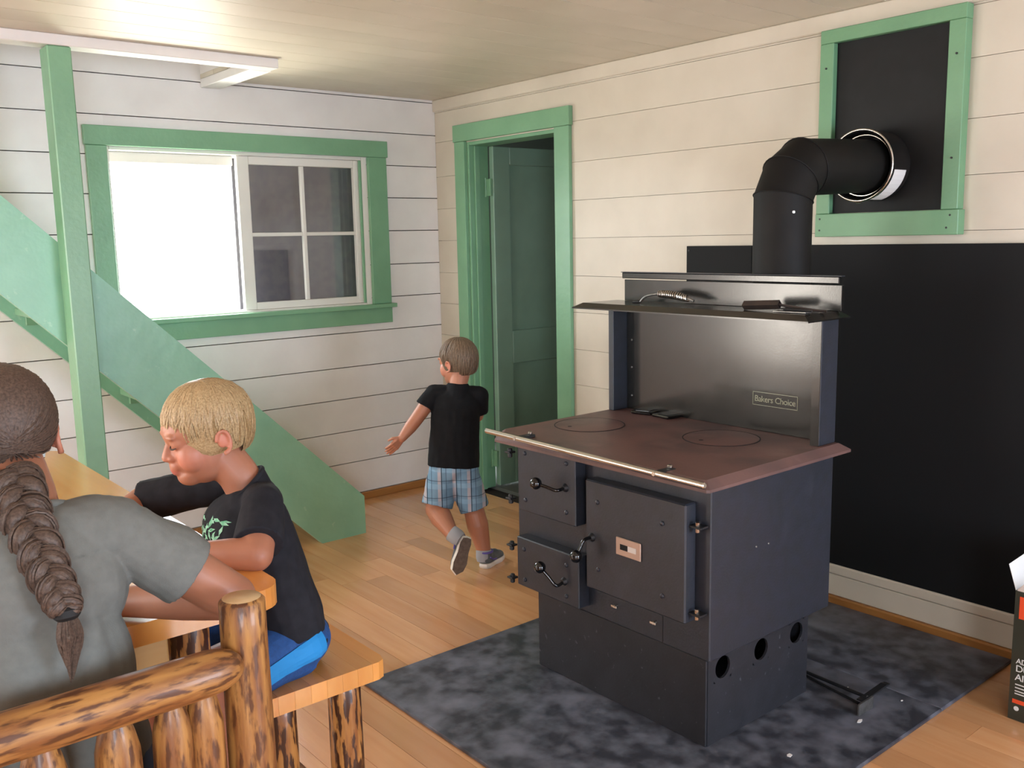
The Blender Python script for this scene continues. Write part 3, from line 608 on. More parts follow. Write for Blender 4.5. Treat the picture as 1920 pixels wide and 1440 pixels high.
for z in (.108, .098, .088, .080): box('small_print', BX0 - .0007, BX0 - .0002, -3.42, -3.333, z, z + .003, 'print_white', bx)
rev('round_mark', (BX0 - .0002, -3.340, .037), (-1, -3.340, .037), [(.007, 0), (.007, .0005)], 'print_white', bx, 16)
# ================================================================== log furniture
def log(name, p0, p1, r, m, par, r1=None, top='flat', seg=18, wob=.03):
    """a peeled log along local z with small irregularities"""
    p0, p1 = V(p0), V(p1); h = (p1 - p0).length; r1 = r if r1 is None else r1; prof = []
    if top == 'flat': prof = [(r, 0), (r, h * .3), ((r + r1) / 2, h * .6), (r1, h - .006), (r1 - .006, h)]
    elif top == 'tenon': prof = [(r, 0), (r, h * .5), (r1, h * .72), (r1 * .97, h * .80), (r1 * .8, h * .88), (r1 * .6, h * .95), (r1 * .5, h)]
    elif top == 'round': prof = [(r * .55, 0), (r * .85, .012), (r, .04), (r, h * .5), (r1, h - .055), (r1 * .93, h - .035), (r1 * .75, h - .016), (r1 * .45, h - .004), (r1 * .2, h)]
    bm = bmesh.new(); rings = []; sd = random.random() * 50
    P2 = []
    for (ra, za), (rb, zb) in zip(prof, prof[1:]):
        n = max(1, int((zb - za) / .05))
        for k in range(n): P2.append((ra + (rb - ra) * k / n, za + (zb - za) * k / n))
    P2.append(prof[-1])
    for rr, z in P2:
        ring_ = []
        for k in range(seg):
            a = 2 * math.pi * k / seg; q = 1 + wob * mnoise.noise(V((math.cos(a) * 1.2 + sd, math.sin(a) * 1.2, z * 7)))
            ring_.append(bm.verts.new((rr * q * math.cos(a), rr * q * math.sin(a), z)))
        rings.append(ring_)
    for a, b in zip(rings, rings[1:]):
        for k in range(seg): bm.faces.new((a[k], a[(k + 1) % seg], b[(k + 1) % seg], b[k]))
    f0 = bm.faces.new(list(reversed(rings[0]))); f1 = bm.faces.new(rings[-1])
    f1.material_index = 1; f0.material_index = 1
    o = bmobj(name, bm, m, par, mtx=frame_z(p0, p1)); o.data.materials.append(MATS['log_end']); return auto_smooth(o, 50)
def round_rect(x0, x1, y0, y1, r, n=6):
    out = []
    for cx, cy, a0 in ((x1 - r, y1 - r, 0), (x0 + r, y1 - r, 90), (x0 + r, y0 + r, 180), (x1 - r, y0 + r, 270)):
        for k in range(n + 1):
            a = math.radians(a0 + 90 * k / n); out.append((cx + r * math.cos(a), cy + r * math.sin(a)))
    return out
TZ = .735
tb = empty('log_table', (-2.78, -1.9, 0), 'varnished pine table with log legs at the left', 'table')
TX0, TX1, TY0, TY1 = -3.24, -2.316, -2.722, -1.06
tp = poly_prism('tabletop', round_rect(TX0, TX1, TY0, TY1, .055), 'z', TZ - .042, TZ, 'block_top', tb)
for lx, ly in ((-2.470, -2.60), (-3.08, -2.60), (-2.470, -1.18), (-3.08, -1.18)): log('leg', (lx, ly, 0), (lx, ly, TZ - .0425), .041, 'log_bark', tb, .039)
for ly in (-2.60, -1.18): box('apron', -3.035, -2.515, ly - .018, ly + .018, .60, TZ - .0425, 'apron_wood', tb, .003)
for lx in (-2.470, -3.08): box('apron', lx - .016, lx + .016, -2.555, -1.225, .60, TZ - .0425, 'apron_wood', tb, .003)
bn = empty('log_bench', (-2.18, -1.9, 0), 'pine bench with laminated seat and log legs beside the table', 'bench')
BX_0, BX_1, BY_0, BY_1 = -2.335, -2.028, -2.612, -1.12
nstr = 8; w = (BX_1 - BX_0) / nstr
for i in range(nstr):
    x0, x1 = BX_0 + i * w, BX_0 + (i + 1) * w
    if i == nstr - 1: pts = [(x0, BY_0), (x1 - .022, BY_0), (x1 - .006, BY_0 + .008), (x1, BY_0 + .03), (x1, BY_1), (x0, BY_1)]
    else: pts = [(x0, BY_0), (x1 - .0004, BY_0), (x1 - .0004, BY_1), (x0, BY_1)]
    poly_prism('seat_strip', pts, 'z', .408, .45, 'block_top', bn)
for lx, ly in ((-2.105, -2.545), (-2.268, -2.545), (-2.105, -1.2), (-2.268, -1.2)): log('leg', (lx, ly, 0), (lx, ly, .4075), .0395, 'log_bark', bn, .038)
log('stretcher', (-2.187, -2.545 + .04, .15), (-2.187, -1.2 - .04, .15), .026, 'log_pine', bn)
for ly in (-2.545, -1.2): log('stretcher', (-2.229, ly, .15), (-2.144, ly, .15), .024, 'log_pine', bn)
ch = empty('log_chair', (-2.78, -2.8, 0), 'rustic peeled log chair with spindle back, nearest the camera', 'chair')
for lx, m_, hh in ((-2.503, 'log_pine', .829), (-3.062, 'log_pine', .829)): log('back_post', (lx, -2.958, 0), (lx, -2.956, hh), .0395, m_, ch, .037)
log('top_rail', (-3.045, -2.992, .735), (-2.524, -2.9925, .735), .0360, 'log_pine', ch, .0355, 'round', 22)
for sx_, r_ in ((-2.918, .033), (-2.818, .034), (-2.716, .034), (-2.634, .031), (-2.583, .030)): log('spindle', (sx_, -2.966, .40), (sx_, -2.972, .715), r_, 'log_pine', ch, r_ * .98, 'tenon')
log('lower_rail', (-3.03, -2.958, .40), (-2.537, -2.958, .40), .032, 'log_bark', ch)
for lx in (-2.560, -3.00): log('front_leg', (lx, -2.665, 0), (lx, -2.665, .395), .034, 'log_bark', ch)
for i in range(5): box('seat_slat', -3.03 + i * .1, -3.03 + i * .1 + .097, -2.915, -2.630, .425, .455, 'block_top', ch, .003)
for lx in (-2.560, -3.00): log('side_rail', (lx, -2.92, .395), (lx, -2.66, .395), .028, 'log_pine', ch)
# ================================================================== people
def skin_mat(name, base, rough=.48):
    m = mat(name, base, rough=rough, sss=.12); nt = m.node_tree; b = nt.nodes['Principled BSDF']
    a = nt.nodes.new('ShaderNodeAttribute'); a.attribute_name = 'tint'
    nt.links.new(a.outputs['Color'], b.inputs['Base Color'])
    return m
skin_mat('skin_a', '#e3ab8f'); skin_mat('skin_b', '#dda286'); skin_mat('skin_c', '#c68d72')
mat('shirt_charcoal', '#26272d', '#1f2026', 40, rough=.85, spec=.2, bump=.1, bscale=400)
mat('shirt_black', '#131417', '#0e0f12', 40, rough=.85, spec=.2)
mat('shirt_grey', '#737571', '#6b6d69', 60, (1, 1, 1), .3, .7, rough=.9, spec=.15, bump=.15, bscale=500)
mat('hair_blond', '#b79d75', '#947a56', 280, (1, 1, 1), .35, .65, rough=.45, spec=.4)
mat('hair_brown', '#75634f', '#5b4b3d', 280, (1, 1, 1), .35, .65, rough=.5, spec=.35)
mat('hair_dark', '#604f44', '#453730', 280, (1, 1, 1), .35, .65, rough=.5, spec=.35)
mat('hair_tie', '#0c0c0d', rough=.7)
mat('lash', '#3a2a20', rough=.7)
mat('short_blue', '#1d4f8f', '#1a4580', 120, rough=.8, bump=.2, bscale=300)
mat('short_cyan', '#1c86cc', rough=.75)
mat('jeans', '#3b4658', rough=.85)
mat('print_green', '#63b58c', '#a9d8c0', 60, rough=.7)
mat('sock_grey', '#9a9da3', rough=.9)
mat('shoe_grey', '#5d6264', '#4a4e52', 40, rough=.8)
mat('shoe_purple', '#5a4f9a', rough=.7)
mat('shoe_white', '#d8d4cc', rough=.6)
mat('shoe_sole', '#6d6158', '#5a4f48', 60, rough=.85)
def plaid():
    m = bpy.data.materials.new('plaid_blue'); m.use_nodes = True; MATS['plaid_blue'] = m; nt = m.node_tree; N = nt.nodes; L = nt.links
    b = N['Principled BSDF']; b.inputs['Roughness'].default_value = .9; b.inputs['Specular IOR Level'].default_value = .2
    tc = N.new('ShaderNodeTexCoord'); sx = N.new('ShaderNodeSeparateXYZ'); L.new(tc.outputs['Object'], sx.inputs[0])
    def stripes(src, per, ph, w0, w1):
        a = N.new('ShaderNodeMath'); a.operation = 'MULTIPLY_ADD'; a.inputs[1].default_value = 1 / per; a.inputs[2].default_value = ph; L.new(src, a.inputs[0])
        f = N.new('ShaderNodeMath'); f.operation = 'FRACT'; L.new(a.outputs[0], f.inputs[0])
        g = N.new('ShaderNodeMath'); g.operation = 'COMPARE'; g.inputs[1].default_value = (w0 + w1) / 2; g.inputs[2].default_value = (w1 - w0) / 2; L.new(f.outputs[0], g.inputs[0]); return g.outputs[0]
    def mix(f, a, c, k=1.):
        x = N.new('ShaderNodeMix'); x.data_type = 'RGBA'; mu = N.new('ShaderNodeMath'); mu.operation = 'MULTIPLY'; mu.inputs[1].default_value = k; L.new(f, mu.inputs[0]); L.new(mu.outputs[0], x.inputs[0])
        if hasattr(a, 'is_linked'): L.new(a, x.inputs[6])
        else: x.inputs[6].default_value = a
        x.inputs[7].default_value = c; return x.outputs[2]
    c = lin('#6f8ea6')
    c = mix(stripes(sx.outputs[0], .062, .1, .0, .22), c, lin('#b3a9ae'), .8); c = mix(stripes(sx.outputs[2], .07, .3, .0, .3), c, lin('#86a9c4'), .55)
    c = mix(stripes(sx.outputs[0], .062, .1, .24, .30), c, lin('#1f2530'), .85); c = mix(stripes(sx.outputs[0], .062, .1, .55, .60), c, lin('#3d4a5c'), .7); c = mix(stripes(sx.outputs[2], .07, .3, .45, .50), c, lin('#2a3440'), .6)
    L.new(c, b.inputs['Base Color'])
plaid()
class Blob:
    """overlapping closed shells that are fused into one continuous surface"""
    def __init__(s): s.bm = bmesh.new()
    def _rings(s, rings):
        vv = [[s.bm.verts.new(p) for p in r] for r in rings]; n = len(vv[0])
        for a, b in zip(vv, vv[1:]):
            for k in range(n): s.bm.faces.new((a[k], a[(k + 1) % n], b[(k + 1) % n], b[k]))
        s.bm.faces.new(list(reversed(vv[0]))); s.bm.faces.new(vv[-1])
    def cap(s, p0, r0, p1, r1, flat=False, seg=20, sq=1., sqdir=None):
        p0, p1 = V(p0), V(p1); d = (p1 - p0).normalized(); u = V(sqdir) if sqdir is not None else (V((0, 0, 1)) if abs(d.z) < .9 else V((0, 1, 0)))
        a1 = d.cross(u).normalized(); a2 = a1.cross(d).normalized(); rings = []
        def ring_(c, r): rings.append([c + a1 * (r * math.cos(2 * math.pi * k / seg)) + a2 * (r * sq * math.sin(2 * math.pi * k / seg)) for k in range(seg)])
        if not flat:
            for t in (80, 60, 40, 20): ring_(p0 - d * (r0 * math.sin(math.radians(t))), r0 * math.cos(math.radians(t)))
        ring_(p0, r0); ring_(p1, r1)
        if not flat:
            for t in (20, 40, 60, 80): ring_(p1 + d * (r1 * math.sin(math.radians(t))), r1 * math.cos(math.radians(t)))
        s._rings(rings)
    def chain(s, pts, rad, **k):
        for i in range(len(pts) - 1): s.cap(pts[i], rad[i], pts[i + 1], rad[i + 1], **k)
    def ell(s, c, r, M=None, seg=28):
        c = V(c); M = M or Matrix.Identity(3); rings = []
        for i in range(1, 16):
            t = math.pi * i / 16; rings.append([c + M @ V((r[0] * math.sin(t) * math.cos(2 * math.pi * k / seg), r[1] * math.sin(t) * math.sin(2 * math.pi * k / seg), r[2] * math.cos(t))) for k in range(seg)])
        s._rings(rings)
    def build(s, name, voxel, smooth, m, parent, disp=None, frame=None, lap=0):
        bmesh.ops.recalc_face_normals(s.bm, faces=s.bm.faces)
        me = bpy.data.meshes.new('tmp'); s.bm.to_mesh(me); s.bm.free(); ob = bpy.data.objects.new('tmp', me); col.objects.link(ob)
        r = ob.modifiers.new('r', 'REMESH'); r.mode = 'VOXEL'; r.voxel_size = voxel; r.use_smooth_shade = True
        if smooth:
            k = ob.modifiers.new('s', 'SMOOTH'); k.factor = .5; k.iterations = smooth
        dg = bpy.context.evaluated_depsgraph_get(); out = bpy.data.meshes.new_from_object(ob.evaluated_get(dg)); bpy.data.objects.remove(ob); bpy.data.meshes.remove(me)
        out.name = name; n = len(out.vertices); co = np.empty(n * 3); out.vertices.foreach_get('co', co); co = co.reshape(-1, 3)
        if disp:
            no = np.empty(n * 3); out.vertices.foreach_get('normal', no); no = no.reshape(-1, 3); dv = np.array([disp(V(c)) for c in co]); co = co + no * dv[:, None]
        W_ = frame or Matrix.Identity(4); Wi = np.array(W_.inverted()); lc = co @ Wi[:3, :3].T + Wi[:3, 3]
        out.vertices.foreach_set('co', lc.ravel()); out.update(); out.materials.clear(); out.materials.append(MATS[m]); out.polygons.foreach_set('use_smooth', [True] * len(out.polygons))
        o = bpy.data.objects.new(name, out); place(o, W_, parent); o_world = co
        return o, co
def head_frame(c, fdir, pitch=0., roll=0., h=.23):
    """local x = the person's right, y = forward, z = up, unit = head height"""
    f = V((fdir[0], fdir[1], 0)).normalized(); r = f.cross(V((0, 0, 1))).normalized(); u = V((0, 0, 1))
    q = Quaternion(r, -math.radians(pitch)); f = q @ f; u = q @ u
    q = Quaternion(f, math.radians(roll)); r = q @ r; u = q @ u
    M = Matrix((r, f, u)).transposed() * h; M4 = M.to_4x4(); M4.translation = V(c); return M4
def add_head(B, M4, h, child=True):
    R3 = (M4.to_3x3() * (1 / h)); P = lambda *a: M4 @ V(a)
    E = lambda c, r: B.ell(P(*c), [x * h for x in r], R3)
    E((0, -.06, .135), (.325, .395, .365)); E((0, .07, -.12), (.255, .29, .36)); E((0, .16, .10), (.275, .235, .22))
    E((0, .215, -.36), (.135, .135, .105)); E((0, .06, -.30), (.215, .23, .16))
    for s in (-1, 1):
        E((s * .145, .195, -.14), (.125, .135, .17)); E((s * .14, .275, .015), (.085, .085, .075))
        E((s * .052, .355, -.142), (.040, .048, .034)); E((s * .13, .345, .085), (.105, .045, .034))
        # ear: rim, lobe, bowl
        ec = V((s * .318, -.075, -.045))
        pts = [ec + V((s * (.03 + .035 * math.sin(a * .5)), -.075 * math.cos(a) * .9 - .02, .125 * math.sin(a))) for a in [math.radians(t) for t in (-80, -50, -15, 20, 55, 90, 125, 160)]]
        pts = [ec + V((s * (.045 - .02 * abs(math.cos(a))), .068 * math.cos(a) - .012, .108 * math.sin(a))) for a in [math.radians(t) for t in (10, 40, 70, 100, 130, 160, 190, 220, 250, 275)]]
        B.chain([P(*p) for p in pts], [.019 * h] * 7 + [.020 * h, .025 * h, .026 * h], seg=10)
        E((s * .318, -.08, -.035), (.026, .052, .08))
    B.chain([P(0, .318, .05), P(0, .372, -.06), P(0, .398, -.128)], [.034 * h, .040 * h, .050 * h], seg=14)
    E((0, .325, -.225), (.10, .07, .07))
    E((0, .358, -.262), (.070, .040, .024)); E((0, .345, -.298), (.062, .040, .026)); E((0, .235, -.335), (.15, .10, .07))
def tint(o, co, base, M4=None, extra=()):
    """vertex colours of the skin itself: lips and flushed cheeks"""
    n = len(co); cols = np.tile(np.array(lin(base)), (n, 1)); v = co
    nzv = np.array([mnoise.noise(V(c) * 18) for c in v]) * .06; cols[:, :3] *= (1 + nzv)[:, None]
    if M4 is not None:
        Mi = np.array(M4.inverted()); l = v @ Mi[:3, :3].T + Mi[:3, 3]
        def blob(c, r, colr, k):
            d = ((l - np.array(c)) / np.array(r)) ** 2; w_ = np.exp(-d.sum(1)) * k; w_ = np.clip(w_, 0, 1)[:, None]; cols[:, :3] = cols[:, :3] * (1 - w_) + np.array(lin(colr)[:3]) * w_
        for s in (-1, 1):
            blob((s * .19, .27, -.16), (.12, .2, .10), '#d98a76', .55); blob((s * .34, -.08, -.04), (.06, .12, .14), '#d0806a', .6); blob((s * .14, .33, -.04), (.07, .1, .025), '#c98a78', .4)
        blob((0, .39, -.283), (.085, .06, .030), '#bf6b62', 1.2); blob((0, .43, -.15), (.06, .06, .05), '#d98f78', .5)
    a = o.data.color_attributes.new('tint', 'FLOAT_COLOR', 'POINT'); a.data.foreach_set('color', cols.astype(np.float32).ravel())
def add_hand(B, wrist, d, nrm, L, side, curl=.35, spread=.12):
    """palm with four fingers and a thumb; d = pointing direction, nrm = back of the hand, side=+1 thumb towards d x nrm"""
    d = V(d).normalized(); nrm = (V(nrm) - d * V(nrm).dot(d)).normalized(); sd = d.cross(nrm) * side; w = V(wrist)
    pl = L * .5
    for k in range(4):
        o = (k - 1.5) * L * .115; B.cap(w + sd * (o * -.55) + d * L * .05, L * .085, w + sd * (-o) + d * pl, L * .078, seg=12)
        ln = (.40, .47, .50, .44)[k] * L * (1 if k else .92); a = w + sd * (-o) + d * pl; d1 = (d - nrm * curl * .6 + sd * (-o / L) * spread * 3).normalized(); m_ = a + d1 * ln * .5; d2 = (d1 - nrm * curl).normalized(); e = m_ + d2 * ln * .5
        B.chain([a, m_, e], [L * .058, L * .052, L * .042], seg=10)
    t0 = w + sd * (L * .14) + d * L * .12; t1 = t0 + (d * .6 + sd * .55 - nrm * .2).normalized() * L * .26; t2 = t1 + (d * .85 + sd * .2 - nrm * .25).normalized() * L * .20
    B.chain([t0, t1, t2], [L * .085, L * .065, L * .05], seg=10)
def hair_locks(name, M4, m, parent, zend, n, seed, crown=(0, -.18), thick=.030, rad=(.350, .425, .392), lift=.012, sweep=.25, base=True):
    rnd_ = random.Random(seed); bm = bmesh.new(); c0 = V((0, -.06, .135))
    def th_end(ph):
        z = zend(ph); return math.acos(max(-.985, min(.99, (z - c0.z) / rad[2])))
    def P(th, ph, k):
        s = math.sin(th)
        if th > math.pi / 2 and abs(ph) > 1.5: s = s ** (1 - .62 * min(1, (abs(ph) - 1.5) / .5))
        return M4 @ (c0 + V((rad[0] * k * s * math.sin(ph), rad[1] * k * s * math.cos(ph), rad[2] * k * math.cos(th))))
    if base:
        rings = []
        for i in range(13):
            rings.append([])
            for k in range(40):
                ph = 2 * math.pi * k / 40; th = .02 + (th_end(ph) * .9 - .02) * i / 12; rings[-1].append(bm.verts.new(P(th, ph, .985 - .045 * (i / 12) ** 2)))
        for a, b in zip(rings, rings[1:]):
            for k in range(40): bm.faces.new((a[k], a[(k + 1) % 40], b[(k + 1) % 40], b[k]))
        bm.faces.new(rings[0])
    tc = math.atan2(crown[1], .36)  # whorl behind the top
    for i in range(n):
        ph = rnd_.uniform(-math.pi, math.pi); e = th_end(ph) * rnd_.uniform(.80, 1.06); s0 = rnd_.choice((.02, .04, .1, .2, .35, .5, .62)) * e; sw = rnd_.uniform(-.5, 1) * sweep
        pts = []; rr = []; ns = 7; lf = rnd_.uniform(.2, 1.) * lift
        for k in range(ns + 1):
            t = k / ns; th = s0 + (e - s0) * t; p_ = ph - sw * (1 - t) * (1 - t); kk = 1. + lf * 2.2 * math.sin(math.pi * min(1, t * 1.1)) - .002 * t
            pts.append(P(th, p_, kk))
            rr.append(M4.to_scale()[0] * thick * (1 - .62 * t ** 2) * (.55 + .45 * min(1, t * 4)))
        bm_tube(bm, pts, rr, 5, .55)
    return auto_smooth(bmobj(name, bm, m, parent), 80)
def wr(freq, amp, st=(1, 1, 1), sd=0):
    return lambda c: amp * (mnoise.noise(V((c.x * freq * st[0] + sd, c.y * freq * st[1], c.z * freq * st[2]))) + .5 * mnoise.noise(V((c.x * freq * 2.1 * st[0], c.y * freq * 2.1 * st[1] + sd, c.z * freq * 2.1 * st[2]))))

# ------------------------------------------------------------------ boy seated on the bench
pb = empty('person', (-2.17, -2.45, .45), 'boy with blond hair in a black printed shirt and blue shorts, seated on bench', 'person')
hb_h = .229; HM = head_frame((-2.305, -2.334, .977), (-.985, .16), 9, 0, hb_h)
bf = V((-.96, .28, 0)).normalized(); bl_ = V((-.28, -.96, 0)).normalized(); TB = Matrix((bl_, bf, V((0, 0, 1)))).transposed()
Ls, Rs = V((-2.250, -2.490, .832)), V((-2.200, -2.265, .838)); Le, Lw = V((-2.316, -2.590, .762)), V((-2.402, -2.512, .768)); Re, Rw = V((-2.378, -2.105, .790)), V((-2.55, -2.20, .768))
B = Blob(); add_head(B, HM, hb_h)
B.chain([HM @ V((0, -.08, -.22)), V((-2.248, -2.364, .880)), V((-2.222, -2.378, .815))], [.048, .045, .046])
B.ell((-2.222, -2.386, .745), (.108, .068, .095), TB); B.ell((-2.195, -2.435, .60), (.100, .072, .12), TB); B.ell((-2.202, -2.478, .520), (.10, .068, .055), TB)
B.chain([Ls, Le, Le.lerp(Lw, .45), Lw], [.038, .036, .032, .022]); B.chain([Rs, Re, V((-2.45, -2.15, .775)), Rw], [.042, .036, .031, .022])
add_hand(B, Lw, (-.85, .5, -.05), (0, 0, 1), .125, 1, .25); add_hand(B, Rw, (-.7, -.7, -.03), (0, 0, 1), .125, -1, .25)
for hp, kn, an in ((V((-2.205, -2.505, .512)), V((-2.415, -2.500, .500)), V((-2.40, -2.48, .13))), (V((-2.175, -2.405, .512)), V((-2.46, -2.35, .50)), V((-2.44, -2.31, .12)))):
    B.chain([hp, kn, kn.lerp(an, .35), an, an + V((-.11, .01, -.075))], [.066, .045, .046, .030, .026])
o, co = B.build('body', .0032, 4, 'skin_a', pb); tint(o, co, '#a87057', HM)
# shirt
CB = V((-2.202, -2.388, .802)); CN = V((-2.242, -2.372, .856)); B = Blob(); wk = wr(16, .0035, (1, 1, .5), 3)
B.ell((-2.240, -2.380, .752), (.128, .100, .092), TB); B.cap((-2.228, -2.395, .735), .125, (-2.204, -2.465, .548), .126, sq=.70, sqdir=bf); B.ell((-2.202, -2.474, .518), (.128, .094, .036), TB)
MS = V((-2.206, -2.384, .818)); B.chain([Ls, MS, Rs], [.045, .045, .045]); B.cap(CB, .044, CN, .060, flat=True)
B.cap(Ls.lerp(Le, .0), .046, Ls.lerp(Le, .86) + V((.006, .004, .004)), .053, flat=True); B.cap(Rs.lerp(Re, .05), .046, Rs.lerp(Re, 1.0), .050, flat=True)
sh, sco = B.build('shirt', .0036, 4, 'shirt_charcoal', pb, wk)
# neck band
CF = frame_z(CB, CN).to_3x3(); cpts = [CN + CF @ V((.0555 * math.cos(a), .0555 * math.sin(a), -.003)) for a in [2 * math.pi * k / 24 for k in range(26)]]
tube('collar', cpts, .0055, 'shirt_charcoal', pb, 8)
# printed motif on the chest
def bvh_of(o): return BVHTree.FromPolygons([WM[o.name] @ v.co for v in o.data.vertices], [tuple(p.vertices) for p in o.data.polygons])
bv = bvh_of(sh); bm = bmesh.new(); rp = random.Random(5)
for i in range(46):
    lat = rp.uniform(-.075, .085); zz = .782 + rp.uniform(-.024, .018) - (.0 if rp.random() < .7 else .02); org = V((-2.240, -2.380, zz)) + bl_ * lat + bf * .4
    a = rp.uniform(0, 6.28); ln = rp.uniform(.007, .014); wd = ln * .32; q = []
    for (u, v) in ((-ln, 0), (0, -wd), (ln, 0), (0, wd)):
        off = bl_ * (u * math.cos(a) - v * math.sin(a)) + V((0, 0, 1)) * (u * math.sin(a) + v * math.cos(a)); hit = bv.ray_cast(org + off, -bf)
        if hit[0]: q.append(hit[0] + hit[1] * .0012)
    if len(q) == 4: bm.faces.new([bm.verts.new(p) for p in q])
bmobj('shirt_print', bm, 'print_green', sh)
# shorts
B = Blob()
B.ell((-2.200, -2.478, .512), (.126, .090, .064), TB)
B.cap((-2.202, -2.515, .510), .074, (-2.352, -2.556, .500), .062, flat=True); B.cap((-2.175, -2.405, .512), .072, (-2.35, -2.365, .505), .064, flat=True)
so, _ = B.build('shorts', .0042, 3, 'short_blue', pb, wr(22, .003))
bv = bvh_of(so); bm = bmesh.new(); rows_ = []
for i in range(9):
    t = i / 8; c = V((-2.185, -2.525, .520)).lerp(V((-2.350, -2.568, .490)), t); row = []
    for k in range(6):
        a = math.radians(-14 + k * 8.5); dv = (V((.32, -.86, 0)).normalized() * math.cos(a) + V((0, 0, 1)) * math.sin(a)); hit = bv.ray_cast(c + dv * .3, -dv); row.append(hit[0] + hit[1] * .0032 if hit[0] else None)
    rows_.append(row)
for a, b in zip(rows_, rows_[1:]):
    for k in range(5):
        if None not in (a[k], a[k + 1], b[k], b[k + 1]): bm.faces.new([bm.verts.new(p) for p in (a[k], b[k], b[k + 1], a[k + 1])])
auto_smooth(bmobj('side_panel', bm, 'short_cyan', so), 80)
# hair
def zb_(ph):
    a = abs(ph)
    if a < 1.1: return .055 - .02 * a
    if a < 1.4: return .033 - .42 * (a - 1.1)
    if a < 2.0: return -.093 + .13 * math.sin(min(1, (a - 1.4) / .6) * math.pi)
    return -.093 - .147 * min(1, (a - 2.0) / .5)
hair_locks('hair', HM, 'hair_blond', pb, zb_, 950, 3, thick=.015, lift=.02, sweep=.35)
# eyes looking down: lids with lash lines and pale brows
for s in (-1, 1):
    tube('eyelash', [HM @ V((s * x, y, z)) for x, y, z in ((.085, .352, -.012), (.11, .362, -.026), (.14, .362, -.034), (.172, .350, -.032), (.20, .325, -.024))], [.0010, .0018, .0021, .0019, .0010], 'lash', pb, 6)
    tube('eyebrow', [HM @ V((s * x, y, z)) for x, y, z in ((.06, .372, .075), (.11, .378, .095), (.16, .366, .10), (.21, .325, .09))], [.0014, .0022, .0022, .001], 'hair_blond', pb, 6, .5)
# ------------------------------------------------------------------ woman at the end of the table, seen from behind
pw = empty('person', (-2.77, -2.80, .455), 'person with a long brown braid in a grey shirt, seated on the log chair', 'person')
wh = .226; WMx = head_frame((-2.772, -2.672, 1.088), (.02, 1), 14, 0, wh); WI = Matrix.Identity(3)
Rs, Ls = V((-2.648, -2.810, .942)), V((-2.925, -2.800, .942)); Re, Rw = V((-2.470, -2.838, .785)), V((-2.620, -2.665, .765)); Le, Lw = V((-3.06, -2.74, .775)), V((-2.88, -2.56, .765))
B = Blob(); add_head(B, WMx, wh)
B.chain([WMx @ V((0, -.07, -.22)), V((-2.768, -2.748, 1.000)), V((-2.775, -2.775, .945))], [.056, .054, .065])
B.ell((-2.785, -2.808, .85), (.140, .082, .14)); B.ell((-2.782, -2.832, .70), (.125, .078, .14)); B.ell((-2.780, -2.832, .545), (.150, .085, .085))
B.chain([Rs, Re, Re.lerp(Rw, .4), Rw], [.048, .040, .037, .025]); B.chain([Ls, Le, Le.lerp(Lw, .4), Lw], [.048, .040, .037, .025])
add_hand(B, Rw, (-.75, .65, -.03), (0, 0, 1), .165, -1, .25); add_hand(B, Lw, (.6, .8, -.03), (0, 0, 1), .165, 1, .25)
for s in (-1, 1): B.chain([V((-2.78 + s * .08, -2.82, .535)), V((-2.78 + s * .10, -2.48, .52)), V((-2.78 + s * .10, -2.44, .12)), V((-2.78 + s * .10, -2.33, .04))], [.085, .060, .042, .035])
o, co = B.build('body', .0038, 2, 'skin_b', pw); tint(o, co, '#a36d54', WMx)
B = Blob()
B.ell((-2.785, -2.812, .865), (.152, .092, .135)); B.ell((-2.782, -2.830, .73), (.142, .088, .17)); B.ell((-2.780, -2.834, .58), (.158, .092, .13))
B.cap(Ls + V((0, 0, .0)), .054, Rs, .054); B.cap((-2.780, -2.79, .92), .085, (-2.773, -2.766, .985), .064, flat=True); B.cap((-2.755, -2.785, .945), .052, Rs + V((-.02, 0, .0)), .056); B.cap((-2.80, -2.785, .945), .052, Ls + V((.02, 0, .0)), .056)
B.cap(Rs.lerp(Re, .08), .055, Rs.lerp(Re, .60), .062, flat=True); B.cap(Ls.lerp(Le, .08), .055, Ls.lerp(Le, .60), .062, flat=True)
def wshirt(c):
    f = .006 * mnoise.noise(V((c.x * 26, c.y * 10, c.z * 5))) + .005 * mnoise.noise(V((c.x * 12 + 4, c.y * 12, c.z * 9)))
    # soft vertical drape below the shoulder blade
    f += .004 * math.sin((c.x + 2.68) * 95 + c.z * 6) * max(0, 1 - abs(c.x + 2.70) / .08) * (1 if c.z < .93 else 0)
    return f
B.build('shirt', .0036, 4, 'shirt_grey', pw, wshirt)
tube('collar', [V((-2.773, -2.765, .984)) + V((.062 * math.cos(a), .059 * math.sin(a), .022 * -math.sin(a))) for a in [2 * math.pi * k / 28 for k in range(30)]], .007, 'shirt_grey', pw, 8)
B = Blob(); B.ell((-2.78, -2.832, .54), (.158, .095, .080))
for s in (-1, 1): B.chain([V((-2.78 + s * .08, -2.82, .535)), V((-2.78 + s * .10, -2.47, .525)), V((-2.78 + s * .10, -2.43, .10))], [.092, .068, .055])
B.build('trousers', .006, 3, 'jeans', pw)
